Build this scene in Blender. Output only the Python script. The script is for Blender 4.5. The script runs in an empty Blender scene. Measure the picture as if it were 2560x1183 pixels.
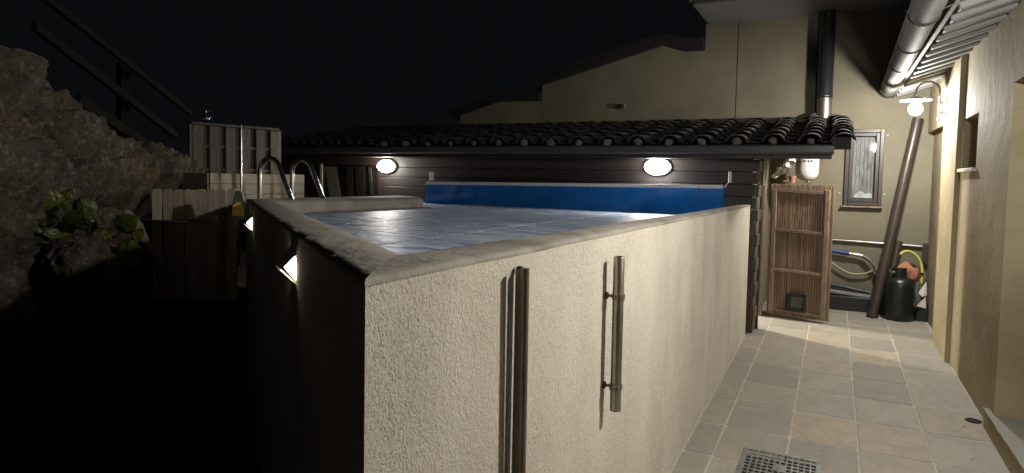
import bpy, math, random
from mathutils import Vector, Matrix, noise
random.seed(7)
sc = bpy.context.scene
col = sc.collection

# ------------------------------------------------------------------ camera
cam_d = bpy.data.cameras.new('camera')
cam = bpy.data.objects.new('camera', cam_d); col.objects.link(cam)
cam_d.sensor_width = 36.0
cam_d.lens = 1600.0 / 2560.0 * 36.0
cam_d.shift_y = -61.5 / 2560.0
cam_d.clip_start = 0.02; cam_d.clip_end = 500.0
Rm = Matrix(((0.893, -0.042, 0.449), (0.450, 0.039, -0.892), (0.020, 0.998, 0.054)))
q_ = Rm.to_quaternion(); q_.normalize()
cam.matrix_world = Matrix.Translation((0, 0, 1.6)) @ q_.to_matrix().to_4x4()
sc.camera = cam

# ------------------------------------------------------------------ night sky
w = bpy.data.worlds.new('World'); sc.world = w; w.use_nodes = True
nt = w.node_tree
bg = nt.nodes['Background']
bg.inputs['Color'].default_value = (0.75, 0.8, 1.0, 1)
bg.inputs['Strength'].default_value = 0.0036

# ------------------------------------------------------------------ exposure
sc.view_settings.view_transform = 'Standard'
sc.view_settings.look = 'None'
sc.view_settings.exposure = 0.22
sc.view_settings.gamma = 1.0
sc.render.engine = 'CYCLES'
sc.cycles.use_denoising = True
sc.cycles.max_bounces = 6
sc.cycles.diffuse_bounces = 4
sc.cycles.sample_clamp_indirect = 4.0
sc.cycles.caustics_reflective = False
sc.cycles.caustics_refractive = False

BULB = 1060.0       # radiance of the two wall lamp bulbs
OVAL = 170.0        # radiance of the two oval bulkhead lamps
WEDGE = 11.0        # radiance of the small wedge lights
SHEDL = 2000.0      # radiance of the bulb inside the shed

# ------------------------------------------------------------------ materials
MATS = {}
def new_mat(name):
    m = bpy.data.materials.new(name); m.use_nodes = True
    MATS[name] = m
    return m, m.node_tree.nodes, m.node_tree.links, m.node_tree.nodes['Principled BSDF']

def mat(name, c1, c2=None, rough=0.7, scale=6.0, metal=0.0, bump=0.0, bscale=60.0, stretch=(1, 1, 1),
        c3=None, s3=1.5, t3=(0.5, 0.7), per_obj=0.0, bdist=0.01, spec=0.5, detail=6.0, coat=0.0, rvar=0.0, bump2=0.0, b2scale=8.0):
    """noise-mixed principled material: c1/c2 fine mottling, c3 patches, bump relief, per-object value shift"""
    m, N, L, P = new_mat(name)
    tc = N.new('ShaderNodeTexCoord'); mp = N.new('ShaderNodeMapping'); mp.inputs['Scale'].default_value = stretch
    L.new(tc.outputs['Object'], mp.inputs['Vector'])
    vec = mp.outputs['Vector']
    oi = N.new('ShaderNodeObjectInfo')
    if per_obj:
        ad = N.new('ShaderNodeVectorMath'); ad.operation = 'ADD'
        mu = N.new('ShaderNodeMath'); mu.operation = 'MULTIPLY'; mu.inputs[1].default_value = 37.0
        L.new(oi.outputs['Random'], mu.inputs[0]); L.new(vec, ad.inputs[0]); L.new(mu.outputs[0], ad.inputs[1])
        vec = ad.outputs[0]
    c2 = c2 or tuple(x * 0.75 for x in c1)
    n1 = N.new('ShaderNodeTexNoise'); n1.inputs['Scale'].default_value = scale; n1.inputs['Detail'].default_value = detail
    n1.inputs['Roughness'].default_value = 0.62
    L.new(vec, n1.inputs['Vector'])
    r1 = N.new('ShaderNodeValToRGB'); r1.color_ramp.elements[0].position = 0.32; r1.color_ramp.elements[1].position = 0.68
    r1.color_ramp.elements[0].color = (*c2, 1); r1.color_ramp.elements[1].color = (*c1, 1)
    L.new(n1.outputs['Fac'], r1.inputs['Fac'])
    colo = r1.outputs['Color']
    if c3:
        n3 = N.new('ShaderNodeTexNoise'); n3.inputs['Scale'].default_value = s3; n3.inputs['Detail'].default_value = 5
        L.new(vec, n3.inputs['Vector'])
        r3 = N.new('ShaderNodeValToRGB'); r3.color_ramp.elements[0].position = t3[0]; r3.color_ramp.elements[1].position = t3[1]
        L.new(n3.outputs['Fac'], r3.inputs['Fac'])
        mx = N.new('ShaderNodeMix'); mx.data_type = 'RGBA'
        L.new(r3.outputs['Color'], mx.inputs['Factor']); L.new(colo, mx.inputs['A']); mx.inputs['B'].default_value = (*c3, 1)
        colo = mx.outputs['Result']
    if per_obj:
        hs = N.new('ShaderNodeHueSaturation')
        mr = N.new('ShaderNodeMapRange'); mr.inputs['To Min'].default_value = 1 - per_obj; mr.inputs['To Max'].default_value = 1 + per_obj
        L.new(oi.outputs['Random'], mr.inputs['Value']); L.new(mr.outputs['Result'], hs.inputs['Value']); L.new(colo, hs.inputs['Color'])
        colo = hs.outputs['Color']
    L.new(colo, P.inputs['Base Color'])
    P.inputs['Roughness'].default_value = rough; P.inputs['Metallic'].default_value = metal
    P.inputs['Specular IOR Level'].default_value = spec; P.inputs['Coat Weight'].default_value = coat
    if rvar:
        mr2 = N.new('ShaderNodeMapRange'); mr2.inputs['To Min'].default_value = rough - rvar; mr2.inputs['To Max'].default_value = rough + rvar
        L.new(n1.outputs['Fac'], mr2.inputs['Value']); L.new(mr2.outputs['Result'], P.inputs['Roughness'])
    if bump:
        nb = N.new('ShaderNodeTexNoise'); nb.inputs['Scale'].default_value = bscale; nb.inputs['Detail'].default_value = 4
        L.new(vec, nb.inputs['Vector'])
        b = N.new('ShaderNodeBump'); b.inputs['Strength'].default_value = bump; b.inputs['Distance'].default_value = bdist
        L.new(nb.outputs['Fac'], b.inputs['Height'])
        if bump2:
            n5 = N.new('ShaderNodeTexNoise'); n5.inputs['Scale'].default_value = b2scale; n5.inputs['Detail'].default_value = 3
            L.new(vec, n5.inputs['Vector'])
            b2 = N.new('ShaderNodeBump'); b2.inputs['Strength'].default_value = bump2; b2.inputs['Distance'].default_value = bdist * 4
            L.new(n5.outputs['Fac'], b2.inputs['Height']); L.new(b2.outputs['Normal'], b.inputs['Normal'])
        L.new(b.outputs['Normal'], P.inputs['Normal'])
    return m

def emit(name, c, s):
    m, N, L, P = new_mat(name)
    P.inputs['Base Color'].default_value = (0.8, 0.8, 0.8, 1)
    P.inputs['Emission Color'].default_value = (*c, 1); P.inputs['Emission Strength'].default_value = s
    return m

def pane_glass(name, tint=(0.9, 0.92, 0.93)):
    m, N, L, P = new_mat(name)
    N.remove(P)
    out = N['Material Output']
    tr = N.new('ShaderNodeBsdfTransparent'); tr.inputs['Color'].default_value = (*tint, 1)
    gl = N.new('ShaderNodeBsdfGlossy'); gl.inputs['Roughness'].default_value = 0.03
    lw = N.new('ShaderNodeLayerWeight'); lw.inputs['Blend'].default_value = 0.5
    pw_ = N.new('ShaderNodeMath'); pw_.operation = 'POWER'; pw_.inputs[1].default_value = 4.0; L.new(lw.outputs['Facing'], pw_.inputs[0])
    fr = N.new('ShaderNodeMath'); fr.operation = 'ADD'; fr.inputs[1].default_value = 0.04; L.new(pw_.outputs[0], fr.inputs[0])
    mx = N.new('ShaderNodeMixShader')
    L.new(fr.outputs[0], mx.inputs[0]); L.new(tr.outputs[0], mx.inputs[1]); L.new(gl.outputs[0], mx.inputs[2]); L.new(mx.outputs[0], out.inputs['Surface'])
    return m

# roughcast render of the pool wall: worm-like relief, dirt sitting in pits, grey weather streaks
def stucco(name):
    m, N, L, P = new_mat(name)
    tc = N.new('ShaderNodeTexCoord')
    v = tc.outputs['Object']
    def ns(scale, detail=4, stretch=None, rough=0.55, dist=0.0):
        n = N.new('ShaderNodeTexNoise'); n.inputs['Scale'].default_value = scale; n.inputs['Detail'].default_value = detail
        n.inputs['Roughness'].default_value = rough; n.inputs['Distortion'].default_value = dist
        if stretch:
            mp = N.new('ShaderNodeMapping'); mp.inputs['Scale'].default_value = stretch
            L.new(v, mp.inputs['Vector']); L.new(mp.outputs[0], n.inputs['Vector'])
        else: L.new(v, n.inputs['Vector'])
        return n.outputs['Fac']
    def ramp(src, a, b):
        r = N.new('ShaderNodeMapRange'); r.inputs['From Min'].default_value = a; r.inputs['From Max'].default_value = b
        L.new(src, r.inputs['Value']); return r.outputs['Result']
    def mul(a, b):
        k = N.new('ShaderNodeMath'); k.operation = 'MULTIPLY'; L.new(a, k.inputs[0])
        if isinstance(b, float): k.inputs[1].default_value = b
        else: L.new(b, k.inputs[1])
        return k.outputs[0]
    def mix(f, a, b):
        x = N.new('ShaderNodeMix'); x.data_type = 'RGBA'; L.new(f, x.inputs['Factor'])
        if isinstance(a, tuple): x.inputs['A'].default_value = (*a, 1)
        else: L.new(a, x.inputs['A'])
        x.inputs['B'].default_value = (*b, 1); return x.outputs['Result']
    fine = ns(185, 3, (1, 1, 0.8), 0.65, 0.3)
    mid = ns(60, 3, (1, 1, 0.7), 0.5, 0.4)
    patch = ns(2.1, 5, (1, 1, 0.4), 0.65)
    streak = ns(5.0, 4, (1, 1, 0.12))
    base = mix(ramp(ns(3.0), 0.35, 0.7), (0.64, 0.60, 0.525), (0.56, 0.525, 0.455))
    pits = mul(ramp(fine, 0.50, 0.38), ramp(patch, 0.28, 0.66))
    base = mix(mul(pits, 0.72), base, (0.24, 0.215, 0.175))
    grime = mul(ramp(patch, 0.42, 0.68), ramp(streak, 0.40, 0.62))
    base = mix(mul(grime, 0.42), base, (0.34, 0.31, 0.26))
    L.new(base, P.inputs['Base Color'])
    P.inputs['Roughness'].default_value = 0.9; P.inputs['Specular IOR Level'].default_value = 0.2
    b1 = N.new('ShaderNodeBump'); b1.inputs['Strength'].default_value = 0.85; b1.inputs['Distance'].default_value = 0.0042
    L.new(fine, b1.inputs['Height'])
    b2 = N.new('ShaderNodeBump'); b2.inputs['Strength'].default_value = 0.45; b2.inputs['Distance'].default_value = 0.008
    L.new(mid, b2.inputs['Height']); L.new(b2.outputs['Normal'], b1.inputs['Normal'])
    L.new(b1.outputs['Normal'], P.inputs['Normal'])
    return m

M_stucco = stucco('pool_stucco')
M_coping = mat('coping_mortar', (0.36, 0.335, 0.29), (0.25, 0.232, 0.20), 0.85, 5, bump=0.5, bscale=48, bdist=0.007, c3=(0.165, 0.15, 0.13), s3=3.2, t3=(0.5, 0.70), bump2=0.25, b2scale=11)
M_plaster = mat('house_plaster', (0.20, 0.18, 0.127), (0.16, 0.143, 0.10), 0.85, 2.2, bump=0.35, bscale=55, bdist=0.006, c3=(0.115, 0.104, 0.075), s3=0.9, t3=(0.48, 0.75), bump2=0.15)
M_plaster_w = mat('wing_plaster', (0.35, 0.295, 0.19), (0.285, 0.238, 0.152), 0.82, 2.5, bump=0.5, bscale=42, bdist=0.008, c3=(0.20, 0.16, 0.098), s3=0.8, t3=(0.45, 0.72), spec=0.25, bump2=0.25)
def flagstone():
    m, N, L, P = new_mat('flagstone')
    tc = N.new('ShaderNodeTexCoord'); oi = N.new('ShaderNodeObjectInfo')
    k = N.new('ShaderNodeMath'); k.operation = 'MULTIPLY'; k.inputs[1].default_value = 53.0; L.new(oi.outputs['Random'], k.inputs[0])
    ad = N.new('ShaderNodeVectorMath'); L.new(tc.outputs['Object'], ad.inputs[0]); L.new(k.outputs[0], ad.inputs[1]); v = ad.outputs[0]
    def ns(sc_, d=6, ro=0.6, st=None, dist=0.0):
        n = N.new('ShaderNodeTexNoise'); n.inputs['Scale'].default_value = sc_; n.inputs['Detail'].default_value = d; n.inputs['Roughness'].default_value = ro; n.inputs['Distortion'].default_value = dist
        if st:
            mp = N.new('ShaderNodeMapping'); mp.inputs['Scale'].default_value = st; L.new(v, mp.inputs['Vector']); L.new(mp.outputs[0], n.inputs['Vector'])
        else: L.new(v, n.inputs['Vector'])
        return n.outputs['Fac']
    def mixr(f, lo, hi, a, b, amt=1.0):
        r = N.new('ShaderNodeMapRange'); r.inputs['From Min'].default_value = lo; r.inputs['From Max'].default_value = hi; r.inputs['To Max'].default_value = amt; L.new(f, r.inputs['Value'])
        x = N.new('ShaderNodeMix'); x.data_type = 'RGBA'; L.new(r.outputs['Result'], x.inputs['Factor'])
        for nm, c in (('A', a), ('B', b)):
            if isinstance(c, tuple): x.inputs[nm].default_value = (*c, 1)
            else: L.new(c, x.inputs[nm])
        return x.outputs['Result']
    rp = N.new('ShaderNodeValToRGB'); rp.color_ramp.interpolation = 'LINEAR'
    els = rp.color_ramp.elements
    els[0].position = 0.0; els[0].color = (0.215, 0.204, 0.183, 1); els[1].position = 1.0; els[1].color = (0.38, 0.315, 0.23, 1)
    for p_, c_ in ((0.3, (0.27, 0.254, 0.222)), (0.55, (0.325, 0.298, 0.252)), (0.8, (0.27, 0.248, 0.212))):
        e = els.new(p_); e.color = (*c_, 1)
    L.new(oi.outputs['Random'], rp.inputs['Fac'])
    c = mixr(ns(2.6, 7, 0.62, (1, 1.8, 1), 0.6), 0.40, 0.66, rp.outputs['Color'], (0.31, 0.255, 0.18), 0.35)
    c = mixr(ns(4.5, 8, 0.68, (1.6, 0.8, 1), 0.8), 0.42, 0.62, c, (0.205, 0.195, 0.173), 0.5)
    c = mixr(ns(5.5, 8, 0.72, (0.7, 1.6, 1), 1.2), 0.58, 0.72, c, (0.42, 0.40, 0.355), 0.7)
    c = mixr(ns(60, 4), 0.55, 0.75, c, (0.13, 0.12, 0.10), 0.35)
    L.new(c, P.inputs['Base Color'])
    ro = N.new('ShaderNodeMapRange'); ro.inputs['To Min'].default_value = 0.55; ro.inputs['To Max'].default_value = 0.85; L.new(ns(7), ro.inputs['Value']); L.new(ro.outputs['Result'], P.inputs['Roughness'])
    b = N.new('ShaderNodeBump'); b.inputs['Strength'].default_value = 0.35; b.inputs['Distance'].default_value = 0.006; L.new(ns(26, 6), b.inputs['Height'])
    b2 = N.new('ShaderNodeBump'); b2.inputs['Strength'].default_value = 0.3; b2.inputs['Distance'].default_value = 0.02; L.new(ns(4, 4, 0.5, (1.5, 0.7, 1)), b2.inputs['Height'])
    L.new(b2.outputs['Normal'], b.inputs['Normal']); L.new(b.outputs['Normal'], P.inputs['Normal'])
    return m
M_tile = flagstone()
M_grout = mat('grout', (0.46, 0.43, 0.375), (0.33, 0.305, 0.26), 0.9, 12, bump=0.5, bscale=80)
M_ground = mat('earth', (0.09, 0.075, 0.055), (0.05, 0.042, 0.03), 0.95, 3, bump=0.7, bscale=25)
M_deckg = mat('gravel_deck', (0.16, 0.14, 0.11), (0.10, 0.088, 0.07), 0.95, 9, bump=0.6, bscale=50)
M_darkwood = mat('dark_plank', (0.028, 0.019, 0.015), (0.012, 0.0085, 0.007), 0.55, 5, stretch=(0.5, 3, 9), bump=0.35, bscale=30, bdist=0.004, per_obj=0.3)
M_cornerw = mat('weathered_dark_wood', (0.085, 0.068, 0.05), (0.045, 0.036, 0.027), 0.7, 6, stretch=(3, 1, 9), bump=0.4, bscale=25, per_obj=0.25)
M_paintblue = mat('fascia_paint', (0.06, 0.062, 0.068), (0.045, 0.047, 0.052), 0.4, 4)
M_rooftile = mat('clay_tile', (0.045, 0.037, 0.034), (0.022, 0.019, 0.018), 0.85, 9, bump=0.4, bscale=50, per_obj=0.25, c3=(0.05, 0.047, 0.045), s3=7, t3=(0.5, 0.65))
M_mortar = mat('mortar', (0.16, 0.15, 0.135), (0.09, 0.085, 0.075), 0.95, 14, bump=0.8, bscale=40)
M_flue = mat('black_enamel', (0.022, 0.022, 0.024), (0.016, 0.016, 0.018), 0.22, 3, spec=0.6)
M_soffit = mat('soffit_paint', (0.20, 0.20, 0.205), (0.17, 0.17, 0.175), 0.55, 3, per_obj=0.05)
M_gutter = mat('zinc_gutter', (0.17, 0.175, 0.175), (0.12, 0.125, 0.125), 0.68, 4, metal=0.0, stretch=(1, 0.4, 1))
M_lampm = mat('lamp_metal', (0.16, 0.15, 0.13), (0.11, 0.1, 0.09), 0.4, 6, metal=0.6)
M_shadem = mat('lamp_shade_enamel', (0.62, 0.62, 0.60), (0.55, 0.55, 0.53), 0.35, 6)
M_steel = mat('stainless', (0.55, 0.55, 0.54), (0.45, 0.45, 0.44), 0.22, 5, metal=1.0, stretch=(4, 4, 0.6))
M_tube = mat('dull_steel', (0.40, 0.375, 0.34), (0.29, 0.27, 0.24), 0.36, 8, metal=0.9, stretch=(2, 2, 0.5))
M_brownpipe = mat('brown_pipe', (0.052, 0.038, 0.031), (0.038, 0.028, 0.023), 0.38, 5)
M_stake = mat('rusty_brown_pipe', (0.27, 0.235, 0.20), (0.15, 0.12, 0.098), 0.42, 9, stretch=(3, 3, 0.4), metal=0.5)
M_black = mat('black_plastic', (0.018, 0.018, 0.018), (0.012, 0.012, 0.012), 0.4)
M_gas = mat('gas_bottle_paint', (0.009, 0.013, 0.0115), (0.006, 0.008, 0.0075), 0.32, 4)
M_orange = mat('orange_cloth', (0.40, 0.165, 0.095), (0.28, 0.11, 0.06), 0.9, 9, bump=0.4, bscale=30)
M_yellow = mat('yellow_hose', (0.55, 0.52, 0.12), (0.48, 0.45, 0.10), 0.5)
M_greyhose = mat('grey_hose', (0.13, 0.13, 0.12), (0.10, 0.10, 0.09), 0.5)
M_beigehose = mat('beige_hose', (0.34, 0.30, 0.19), (0.28, 0.25, 0.16), 0.5)
M_bluepart = mat('blue_sleeve', (0.03, 0.045, 0.22), (0.025, 0.035, 0.17), 0.45)
M_brass = mat('brass', (0.55, 0.48, 0.33), (0.45, 0.38, 0.25), 0.35, metal=0.9)
M_foil = mat('foil', (0.75, 0.73, 0.68), (0.62, 0.6, 0.55), 0.28, 12, metal=0.95, bump=0.9, bscale=22, bdist=0.02)
M_white = mat('white_paint', (0.72, 0.70, 0.66), (0.66, 0.64, 0.6), 0.45)
M_pink = mat('terracotta', (0.50, 0.24, 0.17), (0.42, 0.2, 0.14), 0.8)
M_gatewood = mat('gate_wood', (0.28, 0.19, 0.13), (0.175, 0.115, 0.078), 0.75, 5, stretch=(9, 3, 1), bump=0.4, bscale=18, per_obj=0.22, c3=(0.13, 0.085, 0.06), s3=1.6, t3=(0.56, 0.74))
M_gateframe = mat('gate_frame_wood', (0.25, 0.185, 0.13), (0.14, 0.10, 0.068), 0.75, 6, stretch=(4, 4, 2), bump=0.4, bscale=20, per_obj=0.2)
M_winframe = mat('dark_window_frame', (0.045, 0.038, 0.036), (0.034, 0.028, 0.027), 0.42, 7, stretch=(6, 6, 1))
M_curtain = mat('grey_slats', (0.42, 0.40, 0.37), (0.25, 0.24, 0.225), 0.85, 6, stretch=(10, 1, 1.5), per_obj=0.15, c3=(0.15, 0.14, 0.13), s3=5, t3=(0.5, 0.7))
M_glass = pane_glass('window_glass')
M_fencewood = mat('grey_fence_wood', (0.62, 0.55, 0.44), (0.46, 0.40, 0.31), 0.8, 6, stretch=(8, 8, 1), bump=0.35, bscale=16, per_obj=0.16)
M_panelwood = mat('panel_wood', (0.105, 0.09, 0.07), (0.045, 0.038, 0.03), 0.9, 6, stretch=(8, 8, 1), bump=0.35, bscale=16, per_obj=0.2)
M_planter = mat('planter_wood', (0.56, 0.50, 0.40), (0.43, 0.38, 0.30), 0.8, 5, stretch=(1, 1, 9), bump=0.3, bscale=20, per_obj=0.1)
M_rail = mat('handrail_wood', (0.014, 0.012, 0.011), (0.008, 0.007, 0.006), 0.95, 5, bump=0.3, spec=0.1)
M_iron = mat('cast_iron', (0.30, 0.30, 0.285), (0.14, 0.14, 0.135), 0.45, 22, metal=0.55, bump=0.5, bscale=60, bdist=0.004)
M_dark = mat('flat_black', (0.006, 0.006, 0.006), (0.004, 0.004, 0.004), 0.9)  # near-black colour; in the drain grate it stands in for shade
M_bluesheet = mat('blue_sheet', (0.016, 0.145, 0.47), (0.010, 0.09, 0.31), 0.28, 2.5, spec=0.6, bump=0.25, bscale=3, bdist=0.05)
M_bar = mat('white_bar', (0.66, 0.66, 0.66), (0.58, 0.58, 0.58), 0.35)
M_leaf = mat('bergenia_leaf', (0.115, 0.132, 0.03), (0.06, 0.078, 0.015), 0.45, 14, bump=0.3, bscale=40, per_obj=0.3)
M_deadleaf = mat('dry_leaf', (0.20, 0.15, 0.10), (0.12, 0.09, 0.06), 0.8, 9)
M_bark = mat('pale_bark', (0.26, 0.225, 0.18), (0.14, 0.12, 0.095), 0.9, 12, stretch=(1, 1, 0.4), bump=0.6)
M_yel = mat('yellow_plastic', (0.55, 0.40, 0.07), (0.48, 0.34, 0.06), 0.45)
M_cleaner = mat('grey_plastic', (0.10, 0.105, 0.10), (0.07, 0.075, 0.07), 0.35)
M_bulb = emit('bulb_glow', (1.0, 0.955, 0.875), BULB)
M_shedbulb = emit('shed_bulb_glow', (1.0, 0.92, 0.74), SHEDL)
M_oval = emit('oval_glow', (1.0, 0.94, 0.86), OVAL)
M_wedge = emit('wedge_glow', (1.0, 0.88, 0.66), WEDGE)

def cover_mat():
    m, N, L, P = new_mat('bubble_cover')
    tc = N.new('ShaderNodeTexCoord'); v = tc.outputs['Object']
    mp0 = N.new('ShaderNodeMapping'); mp0.inputs['Rotation'].default_value = (0, 0, math.radians(-20)); mp0.inputs['Scale'].default_value = (0.9, 4.5, 1); L.new(v, mp0.inputs['Vector'])
    n = N.new('ShaderNodeTexNoise'); n.inputs['Scale'].default_value = 2.2; n.inputs['Detail'].default_value = 7; n.inputs['Roughness'].default_value = 0.65; L.new(mp0.outputs[0], n.inputs['Vector'])
    r = N.new('ShaderNodeValToRGB'); r.color_ramp.elements[0].position = 0.35; r.color_ramp.elements[1].position = 0.65
    r.color_ramp.elements[0].color = (0.17, 0.28, 0.56, 1); r.color_ramp.elements[1].color = (0.68, 0.75, 0.82, 1)
    L.new(n.outputs['Fac'], r.inputs['Fac']); L.new(r.outputs['Color'], P.inputs['Base Color'])
    P.inputs['Roughness'].default_value = 0.47; P.inputs['Specular IOR Level'].default_value = 0.6
    mp = N.new('ShaderNodeMapping'); mp.inputs['Rotation'].default_value = (0, 0, math.radians(12)); L.new(v, mp.inputs['Vector'])
    vo = N.new('ShaderNodeTexVoronoi'); vo.inputs['Scale'].default_value = 48; vo.inputs['Randomness'].default_value = 0.12
    L.new(mp.outputs[0], vo.inputs['Vector'])
    b = N.new('ShaderNodeBump'); b.inputs['Strength'].default_value = 0.9; b.inputs['Distance'].default_value = 0.008; b.invert = True
    L.new(vo.outputs['Distance'], b.inputs['Height'])
    mp2 = N.new('ShaderNodeMapping'); mp2.inputs['Scale'].default_value = (1.0, 4.0, 1); mp2.inputs['Rotation'].default_value = (0, 0, math.radians(-20)); L.new(v, mp2.inputs['Vector'])
    n2 = N.new('ShaderNodeTexNoise'); n2.inputs['Scale'].default_value = 5.0; n2.inputs['Detail'].default_value = 5; L.new(mp2.outputs[0], n2.inputs['Vector'])
    b2 = N.new('ShaderNodeBump'); b2.inputs['Strength'].default_value = 0.6; b2.inputs['Distance'].default_value = 0.05
    L.new(n2.outputs['Fac'], b2.inputs['Height']); L.new(b2.outputs['Normal'], b.inputs['Normal']); L.new(b.outputs['Normal'], P.inputs['Normal'])
    return m
M_cover = cover_mat()

def rock_mat():
    m, N, L, P = new_mat('rock')
    tc = N.new('ShaderNodeTexCoord'); v = tc.outputs['Object']
    def ns(s, d=6, ro=0.6):
        n = N.new('ShaderNodeTexNoise'); n.inputs['Scale'].default_value = s; n.inputs['Detail'].default_value = d; n.inputs['Roughness'].default_value = ro
        L.new(v, n.inputs['Vector']); return n.outputs['Fac']
    def mixr(f, lo, hi, a, b):
        r = N.new('ShaderNodeMapRange'); r.inputs['From Min'].default_value = lo; r.inputs['From Max'].default_value = hi; L.new(f, r.inputs['Value'])
        x = N.new('ShaderNodeMix'); x.data_type = 'RGBA'; L.new(r.outputs['Result'], x.inputs['Factor'])
        if isinstance(a, tuple): x.inputs['A'].default_value = (*a, 1)
        else: L.new(a, x.inputs['A'])
        x.inputs['B'].default_value = (*b, 1); return x.outputs['Result']
    c = mixr(ns(5), 0.35, 0.65, (0.04, 0.033, 0.026), (0.11, 0.093, 0.073))
    c = mixr(ns(1.1, 8, 0.7), 0.50, 0.66, c, (0.115, 0.075, 0.045))
    c = mixr(ns(18, 8, 0.8), 0.53, 0.66, c, (0.25, 0.235, 0.21))
    c = mixr(ns(13, 6, 0.7), 0.56, 0.68, c, (0.03, 0.022, 0.015))
    c = mixr(ns(3.4, 8, 0.7), 0.56, 0.74, c, (0.085, 0.09, 0.035))
    c = mixr(ns(16, 5), 0.62, 0.5, c, (0.03, 0.025, 0.02)) if False else c
    L.new(c, P.inputs['Base Color']); P.inputs['Roughness'].default_value = 0.85; P.inputs['Specular IOR Level'].default_value = 0.3
    b = N.new('ShaderNodeBump'); b.inputs['Strength'].default_value = 1.0; b.inputs['Distance'].default_value = 0.03
    L.new(ns(17, 8, 0.7), b.inputs['Height'])
    vo = N.new('ShaderNodeTexVoronoi'); vo.feature = 'DISTANCE_TO_EDGE'; vo.inputs['Scale'].default_value = 5.0; L.new(v, vo.inputs['Vector'])
    mr = N.new('ShaderNodeMapRange'); mr.inputs['From Max'].default_value = 0.08; L.new(vo.outputs['Distance'], mr.inputs['Value'])
    b2 = N.new('ShaderNodeBump'); b2.inputs['Strength'].default_value = 0.2; b2.inputs['Distance'].default_value = 0.03
    L.new(mr.outputs['Result'], b2.inputs['Height']); L.new(b2.outputs['Normal'], b.inputs['Normal']); L.new(b.outputs['Normal'], P.inputs['Normal'])
    return m
M_rock = rock_mat()

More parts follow.
